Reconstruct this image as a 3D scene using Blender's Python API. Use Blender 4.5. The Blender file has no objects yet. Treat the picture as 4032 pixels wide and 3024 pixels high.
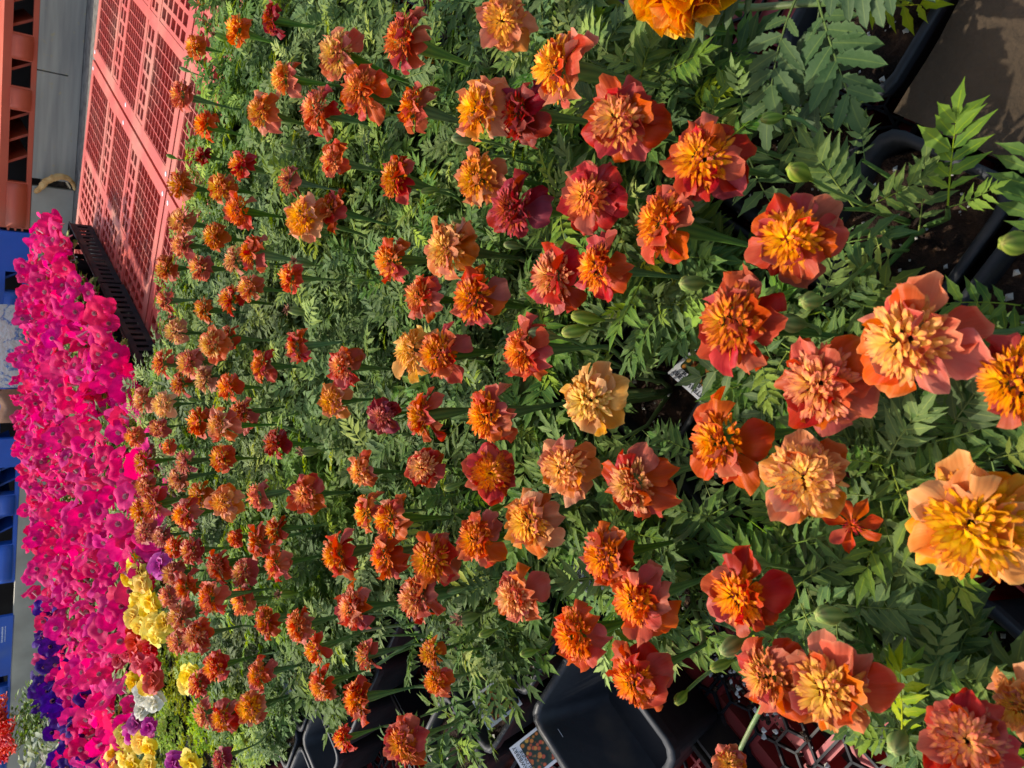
import bpy, bmesh, math, random
from math import sin, cos, pi, radians, sqrt, atan2
from mathutils import Vector, Matrix, Euler, noise

# ------------------------------------------------------------------ camera, world, sun, exposure
scn = bpy.context.scene
C = scn.collection
CAM_H, PITCH, ROLL = 0.66, radians(39.5), radians(-1.5)
cam_data = bpy.data.cameras.new('camera')
cam = bpy.data.objects.new('camera', cam_data); C.objects.link(cam); scn.camera = cam
cam_data.sensor_fit = 'HORIZONTAL'; cam_data.sensor_width = 36.0
cam_data.lens = 36.0 * 2989.0 / 4032.0
cam_data.clip_start = 0.02; cam_data.clip_end = 200.0
FW = Vector((0, cos(PITCH), -sin(PITCH))); UP = Vector((0, sin(PITCH), cos(PITCH))); RT = Vector((1, 0, 0))
CX = -UP * cos(ROLL) + RT * sin(ROLL)          # the phone was held sideways: image right is down
CY = RT * cos(ROLL) + UP * sin(ROLL)
CZv = -FW
cam.matrix_world = Matrix(((CX.x, CY.x, CZv.x, 0), (CX.y, CY.y, CZv.y, 0), (CX.z, CY.z, CZv.z, CAM_H), (0, 0, 0, 1)))
cam_data.dof.use_dof = True; cam_data.dof.focus_distance = 0.9; cam_data.dof.aperture_fstop = 22.0

SUN_AZ, SUN_EL = radians(118), radians(50)     # towards the sun: beyond the flowers, to the left
sun_dir = Vector((cos(SUN_AZ) * cos(SUN_EL), sin(SUN_AZ) * cos(SUN_EL), sin(SUN_EL)))
world = bpy.data.worlds.new('World'); scn.world = world; world.use_nodes = True
wn = world.node_tree; bg = wn.nodes['Background']
sky = wn.nodes.new('ShaderNodeTexSky'); sky.sky_type = 'NISHITA'; sky.sun_disc = False
sky.sun_elevation = SUN_EL; sky.sun_rotation = atan2(sun_dir.x, sun_dir.y); sky.dust_density = 3.0
wn.links.new(sky.outputs[0], bg.inputs[0]); bg.inputs[1].default_value = 0.15
sd = bpy.data.lights.new('sun', 'SUN'); sd.energy = 2.35; sd.angle = radians(0.8); sd.color = (1.0, 0.94, 0.84)
so = bpy.data.objects.new('sun', sd); C.objects.link(so); so.rotation_euler = (-sun_dir).to_track_quat('-Z', 'Y').to_euler()
scn.view_settings.view_transform = 'Standard'; scn.view_settings.look = 'None'
scn.view_settings.exposure = 0.82; scn.view_settings.gamma = 1.0; scn.view_settings.use_curve_mapping = False
scn.cycles.max_bounces = 8; scn.cycles.transparent_max_bounces = 4

# ------------------------------------------------------------------ helpers
A = radians(53)                                 # the pots, trays and pallets all stand turned by this
E1 = Vector((cos(A), sin(A), 0)); E2 = Vector((-sin(A), cos(A), 0))
def uv(u, v, z=0.0): return E1 * u + E2 * v + Vector((0, 0, z))
def touv(p): return p[0] * E1.x + p[1] * E1.y, p[0] * E2.x + p[1] * E2.y
def pct(p):
    """where a point shows in the photo, in percent from the left and from the top"""
    d = Vector(p) - Vector((0, 0, CAM_H)); t = d.dot(FW)
    if t <= 0: return None
    return (0.5 + d.dot(CX) / t * 2989 / 4032) * 100, (0.5 - d.dot(CY) / t * 2989 / 3024) * 100
def in_poly(x, y, poly):
    r = False; n = len(poly)
    for i in range(n):
        x1, y1 = poly[i]; x2, y2 = poly[(i + 1) % n]
        if (y1 > y) != (y2 > y) and x < (x2 - x1) * (y - y1) / (y2 - y1) + x1: r = not r
    return r

class MB:
    """collects geometry for ONE mesh"""
    def __init__(s): s.v = []; s.f = []; s.m = []; s.c = []; s.sm = []
    def vert(s, p, c=(0, 0, 0)): s.v.append(tuple(p)); s.c.append(c); return len(s.v) - 1
    def face(s, f, m=0, smooth=True): s.f.append(tuple(f)); s.m.append(m); s.sm.append(smooth)
    def box(s, x0, x1, y0, y1, z0, z1, m=0, M=None):
        b = len(s.v)
        for z in (z0, z1):
            for x, y in ((x0, y0), (x1, y0), (x1, y1), (x0, y1)):
                p = Vector((x, y, z)); s.vert(M @ p if M else p)
        for f in ((3, 2, 1, 0), (4, 5, 6, 7), (0, 1, 5, 4), (1, 2, 6, 5), (2, 3, 7, 6), (3, 0, 4, 7)):
            s.face([b + i for i in f], m, False)
    def grid(s, nu, nv, fn, m=0, smooth=True):
        b = len(s.v)
        for i in range(nu + 1):
            for j in range(nv + 1):
                p, c = fn(i / nu, j / nv); s.vert(p, c)
        for i in range(nu):
            for j in range(nv):
                a = b + i * (nv + 1) + j; s.face((a, a + nv + 1, a + nv + 2, a + 1), m, smooth)
    def tube(s, pts, rad, n=6, m=0, cap=False):
        pts = [Vector(p) for p in pts]; b = len(s.v); N = len(pts)
        for i, p in enumerate(pts):
            d = (pts[min(i + 1, N - 1)] - pts[max(i - 1, 0)]).normalized()
            a = d.orthogonal().normalized() if i == 0 else (a - d * a.dot(d)).normalized()
            w = d.cross(a); r = rad[i] if isinstance(rad, (list, tuple)) else rad
            for k in range(n):
                t = 2 * pi * k / n; s.vert(p + (a * cos(t) + w * sin(t)) * r, (i / max(1, N - 1), 0, 0))
        for i in range(N - 1):
            for k in range(n):
                q = b + i * n; s.face((q + k, q + (k + 1) % n, q + n + (k + 1) % n, q + n + k), m)
        if cap:
            s.face([b + k for k in range(n)][::-1], m); s.face([b + (N - 1) * n + k for k in range(n)], m)
    def add(s, o, M, mo=0, c=None):
        b = len(s.v)
        for p, cc in zip(o.v, o.c): s.v.append(tuple(M @ Vector(p))); s.c.append(c or cc)
        for f, m, sm in zip(o.f, o.m, o.sm): s.f.append(tuple(i + b for i in f)); s.m.append(m + mo); s.sm.append(sm)
    def mesh(s, name, *mats):
        me = bpy.data.meshes.new(name); me.from_pydata(s.v, [], s.f)
        for m in mats: me.materials.append(m)
        me.polygons.foreach_set('material_index', s.m); me.polygons.foreach_set('use_smooth', s.sm)
        a = me.color_attributes.new('shape', 'FLOAT_COLOR', 'POINT')
        flat = []
        for c in s.c: flat += [c[0], c[1], c[2], 1.0]
        a.data.foreach_set('color', flat); me.update(); return me

def link(name, me, parent=None, M=None, mats=None):
    o = bpy.data.objects.new(name, me); C.objects.link(o)
    if parent: o.parent = parent
    if M is not None: o.matrix_local = M
    if mats:
        for i, m in enumerate(mats):
            o.material_slots[i].link = 'OBJECT'; o.material_slots[i].material = m
    return o
def tag(o, label, cat, group=None):
    o['label'] = label; o['category'] = cat
    if group: o['group'] = group
    return o
def thing(name, label, cat, loc=(0, 0, 0), group=None, rz=0.0):
    o = bpy.data.objects.new(name, None); C.objects.link(o); o.location = loc; o.rotation_euler = (0, 0, rz)
    o.empty_display_size = 0.02
    return tag(o, label, cat, group)
def TRS(p, n, spin=0.0, s=1.0):
    """matrix: local z along n, at p, spun and scaled"""
    q = Vector(n).to_track_quat('Z', 'Y').to_matrix().to_4x4()
    sc = Matrix.Diagonal((s, s, s, 1)) if not isinstance(s, tuple) else Matrix.Diagonal((*s, 1))
    return Matrix.Translation(p) @ q @ Matrix.Rotation(spin, 4, 'Z') @ sc
def S(rgb):
    """an sRGB triple 0-255 as a linear colour"""
    return tuple((c / 255 / 12.92 if c / 255 <= .04045 else ((c / 255 + .055) / 1.055) ** 2.4) for c in rgb) + (1.0,)

# ------------------------------------------------------------------ materials
def newmat(name):
    m = bpy.data.materials.new(name); m.use_nodes = True; nt = m.node_tree
    return m, nt, nt.nodes['Principled BSDF'], nt.nodes['Material Output']
def N(nt, t, **k):
    n = nt.nodes.new(t)
    for a, b in k.items():
        if a.startswith('i_'): n.inputs[int(a[2:])].default_value = b
        else: setattr(n, a, b)
    return n
def mixc(nt, fac, a, b, mode='MIX'):
    n = nt.nodes.new('ShaderNodeMix'); n.data_type = 'RGBA'; n.blend_type = mode
    for sock, val in ((n.inputs[0], fac), (n.inputs[6], a), (n.inputs[7], b)):
        if isinstance(val, bpy.types.NodeSocket): nt.links.new(val, sock)
        else: sock.default_value = val
    return n.outputs[2]
def noise_f(nt, scale, detail=3, lo=.35, hi=.65, coord='Object', dist=0):
    tc = N(nt, 'ShaderNodeTexCoord'); n = N(nt, 'ShaderNodeTexNoise'); n.inputs['Scale'].default_value = scale
    n.inputs['Detail'].default_value = detail; n.inputs['Distortion'].default_value = dist
    nt.links.new(tc.outputs[coord], n.inputs['Vector'])
    r = N(nt, 'ShaderNodeMapRange'); r.inputs[1].default_value = lo; r.inputs[2].default_value = hi
    nt.links.new(n.outputs[0], r.inputs[0]); return r.outputs[0]
def shape(nt):
    a = N(nt, 'ShaderNodeAttribute', attribute_name='shape'); s = N(nt, 'ShaderNodeSeparateColor')
    nt.links.new(a.outputs['Color'], s.inputs[0]); return s.outputs
def vary(nt, col, hue=.02, val=.25, sat=.15):
    oi = N(nt, 'ShaderNodeObjectInfo'); h = N(nt, 'ShaderNodeHueSaturation')
    def rng(mul, add, lo, hi):
        m = N(nt, 'ShaderNodeMath', operation='MULTIPLY'); nt.links.new(oi.outputs['Random'], m.inputs[0]); m.inputs[1].default_value = mul
        f = N(nt, 'ShaderNodeMath', operation='FRACT'); nt.links.new(m.outputs[0], f.inputs[0])
        r = N(nt, 'ShaderNodeMapRange'); nt.links.new(f.outputs[0], r.inputs[0]); r.inputs[3].default_value = lo; r.inputs[4].default_value = hi
        return r.outputs[0]
    nt.links.new(rng(1, 0, .5 - hue, .5 + hue), h.inputs[0]); nt.links.new(rng(7.31, 0, 1 - sat, 1 + sat), h.inputs[1])
    nt.links.new(rng(17.7, 0, 1 - val, 1 + val), h.inputs[2]); nt.links.new(col, h.inputs[4]); return h.outputs[0]
def thin(nt, bsdf, out, col, tcol=None, fac=.3):
    """a thin leaf or petal: part of the light comes through"""
    tr = N(nt, 'ShaderNodeBsdfTranslucent'); mx = N(nt, 'ShaderNodeMixShader'); mx.inputs[0].default_value = fac
    nt.links.new(tcol or col, tr.inputs[0]); nt.links.new(col, bsdf.inputs['Base Color'])
    nt.links.new(bsdf.outputs[0], mx.inputs[1]); nt.links.new(tr.outputs[0], mx.inputs[2]); nt.links.new(mx.outputs[0], out.inputs[0])

def petal_mat(name, base, tip, edge, rough=.5, bump=.06, fac=.32, hue=.012, val=.16, tipw=.55, tip0=.9):
    m, nt, b, o = newmat(name); sh = shape(nt)
    rmp = N(nt, 'ShaderNodeMapRange', interpolation_type='SMOOTHSTEP'); rmp.inputs[1].default_value = .1; rmp.inputs[2].default_value = .75
    nt.links.new(sh[0], rmp.inputs[0])
    c = mixc(nt, rmp.outputs[0], S(base), S(tip))
    tc = N(nt, 'ShaderNodeTexCoord')
    blot = noise_f(nt, 2.2, 3, .42, .68)
    mm = N(nt, 'ShaderNodeMath', operation='MULTIPLY'); nt.links.new(blot, mm.inputs[0]); mm.inputs[1].default_value = .6 if tipw < .8 else .25
    c = mixc(nt, mm.outputs[0], c, S(edge))
    ed = N(nt, 'ShaderNodeMapRange'); ed.inputs[1].default_value = tip0; ed.inputs[2].default_value = 1.0; ed.inputs[4].default_value = tipw
    nt.links.new(sh[0], ed.inputs[0]); c = mixc(nt, ed.outputs[0], c, S(edge))
    c = vary(nt, c, hue, val, .1)
    # fine veins running out along the petal
    w = N(nt, 'ShaderNodeTexWave', bands_direction='X'); w.inputs['Scale'].default_value = 4.0; w.inputs['Distortion'].default_value = 1.2
    cb = N(nt, 'ShaderNodeCombineXYZ'); nt.links.new(sh[1], cb.inputs[0]); pass
    nt.links.new(cb.outputs[0], w.inputs['Vector'])
    c = mixc(nt, .035, c, w.outputs[0], 'MULTIPLY')
    bp = N(nt, 'ShaderNodeBump'); bp.inputs['Strength'].default_value = bump; bp.inputs['Distance'].default_value = .002
    nt.links.new(w.outputs[0], bp.inputs['Height']); nt.links.new(bp.outputs[0], b.inputs['Normal'])
    b.inputs['Roughness'].default_value = rough; b.inputs['Specular IOR Level'].default_value = .2
    thin(nt, b, o, c, None, fac); return m
def leaf_mat(name, c1, c2, c3, fac=.25, rough=.62, hue=.02, val=.30):
    m, nt, b, o = newmat(name); sh = shape(nt)
    c = mixc(nt, noise_f(nt, 3.0, 3, .35, .65), S(c1), S(c2))
    c = mixc(nt, sh[2], c, S(c3))                      # the young tips are yellower
    ve = N(nt, 'ShaderNodeMapRange'); ve.inputs[1].default_value = .12; ve.inputs[2].default_value = 0.0; ve.inputs[4].default_value = .5
    nt.links.new(sh[1], ve.inputs[0]); c = mixc(nt, ve.outputs[0], c, S(c3))   # pale midrib
    c = vary(nt, c, hue, val, .15)
    b.inputs['Roughness'].default_value = rough; b.inputs['Specular IOR Level'].default_value = .22
    nz = N(nt, 'ShaderNodeTexNoise'); nz.inputs['Scale'].default_value = 30; tc = N(nt, 'ShaderNodeTexCoord'); nt.links.new(tc.outputs['Object'], nz.inputs['Vector'])
    bp = N(nt, 'ShaderNodeBump'); bp.inputs['Strength'].default_value = .25; bp.inputs['Distance'].default_value = .002
    nt.links.new(nz.outputs[0], bp.inputs['Height']); nt.links.new(bp.outputs[0], b.inputs['Normal'])
    hs = N(nt, 'ShaderNodeHueSaturation'); hs.inputs[0].default_value = .475; hs.inputs[1].default_value = 1.25; hs.inputs[2].default_value = 1.5; nt.links.new(c, hs.inputs[4])
    thin(nt, b, o, c, hs.outputs[0], fac); return m
def solid_mat(name, c1, c2, scale=8, rough=.5, dirt=None, dscale=3, dlo=.5, dhi=.8, bump=.15, spec=.5, hue=0, val=0, metal=0, dm=.8, coord='Object'):
    m, nt, b, o = newmat(name)
    c = mixc(nt, noise_f(nt, scale, 4, coord=coord), S(c1), S(c2))
    if dirt:
        f = noise_f(nt, dscale, 6, dlo, dhi, coord=coord); mm = N(nt, 'ShaderNodeMath', operation='MULTIPLY'); nt.links.new(f, mm.inputs[0]); mm.inputs[1].default_value = dm
        c = mixc(nt, mm.outputs[0], c, S(dirt))
    if hue or val: c = vary(nt, c, hue, val, .1)
    nt.links.new(c, b.inputs['Base Color']); b.inputs['Metallic'].default_value = metal
    r = N(nt, 'ShaderNodeMapRange'); nt.links.new(noise_f(nt, scale * 2.7, 3, coord=coord), r.inputs[0]); r.inputs[3].default_value = rough - .1; r.inputs[4].default_value = min(1, rough + .12)
    nt.links.new(r.outputs[0], b.inputs['Roughness']); b.inputs['Specular IOR Level'].default_value = spec
    nz = N(nt, 'ShaderNodeTexNoise'); nz.inputs['Scale'].default_value = scale * 12; nz.inputs['Detail'].default_value = 5
    tc = N(nt, 'ShaderNodeTexCoord'); nt.links.new(tc.outputs[coord], nz.inputs['Vector'])
    bp = N(nt, 'ShaderNodeBump'); bp.inputs['Strength'].default_value = bump; bp.inputs['Distance'].default_value = .003
    nt.links.new(nz.outputs[0], bp.inputs['Height']); nt.links.new(bp.outputs[0], b.inputs['Normal']); return m

#                      base(near heart)   tip            edge / blotches
def dk(c, k=.90): return tuple(x * k for x in c)
PET = {'R': petal_mat('rust_petal', (206, 80, 30), (180, 46, 22), (206, 90, 48)),
       'O': petal_mat('orange_petal', (214, 98, 28), (196, 62, 24), (214, 110, 58)),
       'T': petal_mat('salmon_red_petal', (206, 86, 36), (188, 60, 30), (212, 108, 64)),
       'S': petal_mat('salmon_petal', (214, 102, 46), (204, 86, 46), (224, 138, 90)),
       'P': petal_mat('peach_petal', (218, 124, 54), (214, 116, 62), (230, 160, 100)),
       'Q': petal_mat('apricot_petal', (232, 146, 52), (228, 136, 60), (240, 182, 100)),
       'G': petal_mat('gold_petal', (234, 166, 54), (230, 158, 70), (242, 196, 110)),
       'D': petal_mat('dark_red_petal', (166, 46, 28), (140, 22, 24), (176, 54, 40))}
PET['E'] = PET['O']
def crest(name, a, b, e): return petal_mat(name, a, b, e, bump=.05, fac=.2, hue=.01, tipw=.9, tip0=.66)
CR = {'R': crest('amber_floret', (252, 196, 36), (240, 134, 30), (168, 40, 24)),
      'P': crest('golden_floret', (252, 208, 50), (246, 168, 40), (190, 74, 36)),
      'G': crest('yellow_floret', (254, 214, 56), (248, 188, 52), (206, 104, 44)),
      'D': crest('dark_floret', (232, 130, 34), (180, 52, 34), (150, 36, 36))}
CREST = {'R': 'R', 'O': 'R', 'T': 'R', 'S': 'P', 'P': 'P', 'Q': 'G', 'G': 'G', 'D': 'D', 'E': 'D'}
M_leaf = leaf_mat('marigold_leaf', (100, 124, 56), (68, 98, 42), (144, 164, 60))
M_leaf_grey = leaf_mat('broad_marigold_leaf', (84, 106, 64), (66, 90, 54), (120, 138, 76), hue=.01, val=.12)
M_leaf_lime = leaf_mat('yellowing_leaf', (150, 165, 50), (118, 146, 50), (176, 178, 72), hue=.02, val=.1)
M_stem = solid_mat('green_stem', (88, 118, 56), (104, 132, 62), 30, .5, dirt=(110, 84, 60), dscale=20, hue=.015, val=.15)
def rib_mat(name, c1, c2, tip, t0=.7):
    m, nt, b, o = newmat(name); sh = shape(nt); c = mixc(nt, sh[1], S(c1), S(c2))
    r = N(nt, 'ShaderNodeMapRange'); r.inputs[1].default_value = t0; r.inputs[2].default_value = 1.0; nt.links.new(sh[0], r.inputs[0])
    f = N(nt, 'ShaderNodeMath', operation='MULTIPLY'); nt.links.new(r.outputs[0], f.inputs[0]); nt.links.new(noise_f(nt, 3, 3, .3, .6), f.inputs[1])
    c = vary(nt, mixc(nt, f.outputs[0], c, S(tip)), .015, .2, .15); nt.links.new(c, b.inputs['Base Color'])
    b.inputs['Roughness'].default_value = .6; b.inputs['Specular IOR Level'].default_value = .25; return m
M_calyx = rib_mat('calyx_green', (66, 96, 40), (104, 132, 54), (58, 88, 44), .3)
M_bud = rib_mat('bud_green', (94, 122, 52), (146, 166, 78), (150, 92, 66), .72)
M_spent = solid_mat('withered_brown', (150, 90, 46), (96, 50, 36), 9, .8)
M_pot = solid_mat('black_pot_plastic', (42, 44, 47), (30, 32, 34), 9, .55, spec=.35, dirt=(84, 74, 62), dscale=14, dlo=.55, dhi=.75, dm=.6)
M_tray = solid_mat('black_tray_plastic', (30, 31, 32), (20, 20, 22), 9, .6, spec=.3, dirt=(78, 62, 48), dscale=9, dlo=.55, dhi=.72, dm=.7)
M_soil = solid_mat('potting_soil', (66, 48, 36), (30, 22, 18), 60, .95, dirt=(108, 80, 56), dscale=90, dlo=.58, dhi=.7, bump=1.0, spec=.2)
M_perl = solid_mat('perlite', (225, 220, 206), (196, 188, 172), 30, .85)
M_red = solid_mat('faded_red_plastic', (196, 82, 62), (184, 72, 56), 3, .55, dirt=(180, 138, 110), dscale=4, dlo=.46, dhi=.72, dm=.7, coord='Generated' if 0 else 'Object')
M_redin = solid_mat('red_plastic', (176, 52, 48), (158, 44, 42), 4, .5, dirt=(120, 70, 54), dscale=12, dlo=.5, dhi=.7, dm=.6)
M_redside = solid_mat('orange_red_plastic', (204, 92, 58), (186, 78, 48), 3, .55, dirt=(150, 110, 84), dscale=4, dlo=.52, dhi=.8, dm=.6)
M_blue = solid_mat('blue_plastic', (34, 92, 186), (28, 78, 164), 3, .45, dirt=(90, 110, 140), dscale=5, dlo=.55, dhi=.85, dm=.5)
M_rail = solid_mat('grey_metal', (120, 122, 116), (96, 98, 92), 5, .5, metal=.4)
M_rope = solid_mat('straw_rope', (226, 186, 120), (190, 142, 82), 24, .9, bump=.8, spec=.2)
M_white = solid_mat('white_card', (228, 228, 226), (214, 214, 212), 5, .35, bump=.02)
M_ink = solid_mat('black_ink', (24, 24, 26), (20, 20, 22), 5, .6, bump=.0)
M_whiteink = solid_mat('white_print', (214, 220, 226), (190, 200, 212), 9, .6, bump=.0)
M_cream = solid_mat('pale_board', (176, 170, 148), (156, 150, 130), 5, .7)
M_veil = solid_mat('brown_veil_sheet', (76, 63, 48), (66, 55, 42), 14, .95, dirt=(88, 72, 56), dscale=40, bump=.8, spec=.15)  # for the added sheets: brown of the blurred veil at the lens
M_kraft = solid_mat('brown_sack', (150, 108, 80), (120, 84, 62), 8, .9, bump=.5)
def streaky_board():
    m, nt, b, o = newmat('weathered_grey_board'); tc = N(nt, 'ShaderNodeTexCoord'); mp = N(nt, 'ShaderNodeMapping')
    mp.inputs['Scale'].default_value = (1.0, 8.0, 14.0); nt.links.new(tc.outputs['Object'], mp.inputs[0])
    n = N(nt, 'ShaderNodeTexNoise'); n.inputs['Scale'].default_value = 2.0; n.inputs['Detail'].default_value = 8; nt.links.new(mp.outputs[0], n.inputs['Vector'])
    r = N(nt, 'ShaderNodeMapRange'); r.inputs[1].default_value = .3; r.inputs[2].default_value = .7; nt.links.new(n.outputs[0], r.inputs[0])
    c = mixc(nt, r.outputs[0], S((178, 170, 148)), S((142, 136, 122)))
    c = mixc(nt, noise_f(nt, 30, 5, .62, .72), c, S((176, 160, 120)))
    nt.links.new(c, b.inputs['Base Color']); b.inputs['Roughness'].default_value = .75
    bp = N(nt, 'ShaderNodeBump'); bp.inputs['Strength'].default_value = .3; bp.inputs['Distance'].default_value = .004
    nt.links.new(n.outputs[0], bp.inputs['Height']); nt.links.new(bp.outputs[0], b.inputs['Normal']); return m
M_board = streaky_board()
def concrete():
    m, nt, b, o = newmat('concrete_floor')
    c = mixc(nt, noise_f(nt, 1.5, 8, .3, .7), S((104, 98, 88)), S((128, 122, 110)))
    c = mixc(nt, noise_f(nt, 30, 5, .4, .7), c, S((84, 78, 68)))
    nt.links.new(c, b.inputs['Base Color']); b.inputs['Roughness'].default_value = .9; return m
M_conc = concrete()
def card_picture(name, ground, blobs):
    """flat print on the plant label: a blurred bed of blooms"""
    m, nt, b, o = newmat(name); tc = N(nt, 'ShaderNodeTexCoord'); v = N(nt, 'ShaderNodeTexVoronoi'); v.inputs['Scale'].default_value = 130
    nt.links.new(tc.outputs['Object'], v.inputs['Vector'])
    r = N(nt, 'ShaderNodeMapRange'); r.inputs[1].default_value = .5; r.inputs[2].default_value = .3; nt.links.new(v.outputs['Distance'], r.inputs[0])
    sp = N(nt, 'ShaderNodeSeparateColor'); nt.links.new(v.outputs['Color'], sp.inputs[0])
    f = mixc(nt, sp.outputs[0], S(blobs[0]), S(blobs[1])); f = mixc(nt, sp.outputs[1], f, S(blobs[2]))
    g = mixc(nt, noise_f(nt, 60, 3), S(ground), S(tuple(x * .5 for x in ground)))
    nt.links.new(mixc(nt, r.outputs[0], g, f), b.inputs['Base Color']); b.inputs['Roughness'].default_value = .3; return m
M_pic = card_picture('label_photo', (50, 66, 40), ((196, 104, 44), (206, 160, 60), (178, 66, 44)))
M_picred = card_picture('red_label_photo', (150, 30, 44), ((190, 40, 60), (160, 30, 60), (120, 30, 40)))
def bag_mat():
    m, nt, b, o = newmat('printed_sack'); c = mixc(nt, noise_f(nt, 9, 6, .5, .56, dist=2.0), S((206, 202, 192)), S((92, 124, 172)))
    c = mixc(nt, noise_f(nt, 60, 4, .45, .6, dist=1.0), c, S((200, 198, 190)))
    nt.links.new(c, b.inputs['Base Color']); b.inputs['Roughness'].default_value = .35
    bp = N(nt, 'ShaderNodeBump'); bp.inputs['Strength'].default_value = .6; bp.inputs['Distance'].default_value = .02
    nz = N(nt, 'ShaderNodeTexNoise'); nz.inputs['Scale'].default_value = 14; nt.links.new(nz.outputs[0], bp.inputs['Height']); nt.links.new(bp.outputs[0], b.inputs['Normal']); return m
M_bag = bag_mat()
def petunia_mat(name, main, dark, throat, fac=.4):
    m, nt, b, o = newmat(name); sh = shape(nt)
    c = mixc(nt, noise_f(nt, 6, 3, .4, .7), S(main), S(dark))
    t = N(nt, 'ShaderNodeMapRange', interpolation_type='SMOOTHSTEP'); t.inputs[1].default_value = .22; t.inputs[2].default_value = .08; nt.links.new(sh[0], t.inputs[0])
    c = mixc(nt, t.outputs[0], c, S(throat)); c = vary(nt, c, .012, .22, .03)
    b.inputs['Roughness'].default_value = .7; b.inputs['Specular IOR Level'].default_value = .12
    thin(nt, b, o, c, None, fac); return m
M_pink = petunia_mat('hot_pink_petunia', (243, 6, 112), (216, 4, 100), (220, 120, 146), .38)
M_rose = petunia_mat('rose_petunia', (230, 42, 132), (204, 16, 112), (230, 170, 190), .38)
M_purp = petunia_mat('violet_petunia', (70, 16, 128), (46, 8, 92), (40, 10, 70), .3)
M_ptube = solid_mat('petunia_tube', (226, 190, 170), (206, 140, 160), 10, .6)
M_pleaf = leaf_mat('petunia_leaf', (104, 138, 56), (74, 108, 44), (150, 172, 80))
MOSSM = {k: petal_mat('moss_rose_' + n, *c, fac=.35, bump=.15) for k, n, c in (
    ('Y', 'yellow', ((246, 184, 20), (254, 216, 36), (255, 232, 90))), ('R', 'red', ((226, 80, 26), (216, 22, 26), (230, 60, 44))),
    ('C', 'coral', ((240, 140, 60), (222, 84, 66), (236, 120, 96))), ('W', 'cream', ((236, 220, 150), (232, 224, 200), (240, 236, 220))),
    ('M', 'magenta', ((190, 20, 110), (196, 24, 140), (216, 80, 170))))}
M_moss = leaf_mat('moss_rose_leaf', (164, 192, 78), (130, 166, 60), (192, 204, 96), hue=.02, val=.2)
M_pomp = petal_mat('orange_pompom_petal', (250, 148, 0), (255, 176, 8), (255, 194, 40), bump=.2, fac=.3, hue=.006, val=.08)
M_salv = petal_mat('scarlet_petal', (220, 60, 20), (232, 58, 26), (240, 90, 50), fac=.35)
M_silver = leaf_mat('silver_leaf', (116, 130, 98), (92, 108, 80), (146, 156, 120), hue=.01, val=.15)

# ------------------------------------------------------------------ plant meshes (built once, shared by the copies)
rng = random.Random(11)
def petal(seed, L=.5, W=.225, cup=.06, ruffle=.06, curl=-.10, nu=10, nv=7, notch=.025):
    """one ray petal; root at the origin, running out along +x, upper side +z; returned as MB"""
    r = random.Random(seed); ph = r.uniform(0, 6); ph2 = r.uniform(0, 6); k = r.uniform(1.6, 3.0); bend = r.uniform(-.06, .06); W = W * r.uniform(.85, 1.12); L = L * r.uniform(.86, 1.08); e1_ = r.uniform(0, 6); e2_ = r.uniform(0, 6)
    tw = r.uniform(-.35, .35)
    mb = MB()
    def fn(a, b):
        s, q = a, b * 2 - 1
        w = W * (.12 + .88 * (sin(min(1, s * 1.08) * pi / 2) ** 1.9)) * (1 - .16 * max(0, s - .8) / .2)
        x = s * L * (1 - .27 * q * q * s) + s ** 4 * L * (notch * cos(q * pi * 2 + ph * .3) + .02 * sin(q * 8 + e1_) + .008 * sin(q * 17 + e2_))
        y = q * w + bend * s * s
        z = cup * (q * q - .3) * w / W * .9 * (1 - s * .9) + curl * s * s + ruffle * s ** 1.6 * sin(k * q * 1.6 + ph) + ruffle * .6 * s * sin(s * 6 + ph2)
        z += tw * y * s + .035 * s ** 3 * sin(q * 7 + e2_) + .012 * sin(q * 14 + s * 3 + e1_) * s
        return (x, y, z), (s, b, 0)
    mb.grid(nv, nu, fn); return mb
def floret(seed, L=.125, W=.023):
    """one small spoon-shaped floret of the crest, rising along +z"""
    r = random.Random(seed); L *= r.uniform(.8, 1.2); W *= r.uniform(.85, 1.25); out = r.uniform(.2, .75)
    mb = MB()
    def fn(a, b):
        q = b * 2 - 1; w = W * (.45 + .55 * sin(min(1, a * 1.15) * pi / 2)) * (1 - .45 * max(0, a - .75) / .25)
        return (out * L * a * a - .35 * w * q * q, q * w, L * a * (1 - .12 * q * q)), (a * .9 + .1 * abs(q), b, 0)
    mb.grid(3, 2, fn); return mb
FLO = [floret(i) for i in range(8)]
def crest_mb(seed, n, R=.29, H=.24, size=1.0, FL=FLO):
    r = random.Random(seed); mb = MB()
    for i in range(n):
        f = ((i + .5) / n) ** .5; rr = R * f; th = i * 2.39996 + r.uniform(-.25, .25)
        z = H * (1 - f * f) + r.uniform(-.012, .012); lean = .15 + 1.0 * f + r.uniform(-.2, .2)
        d = Vector((cos(th) * sin(lean), sin(th) * sin(lean), cos(lean)))
        M = Matrix.Translation((rr * cos(th), rr * sin(th), z - .03)) @ Matrix.Rotation(th, 4, 'Z') @ Matrix.Rotation(lean * .85, 4, 'Y') @ Matrix.Rotation(r.uniform(-.7, .7), 4, 'Z') @ Matrix.Scale(size * r.uniform(.85, 1.15), 4)
        mb.add(r.choice(FL), M)
    return mb
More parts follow.
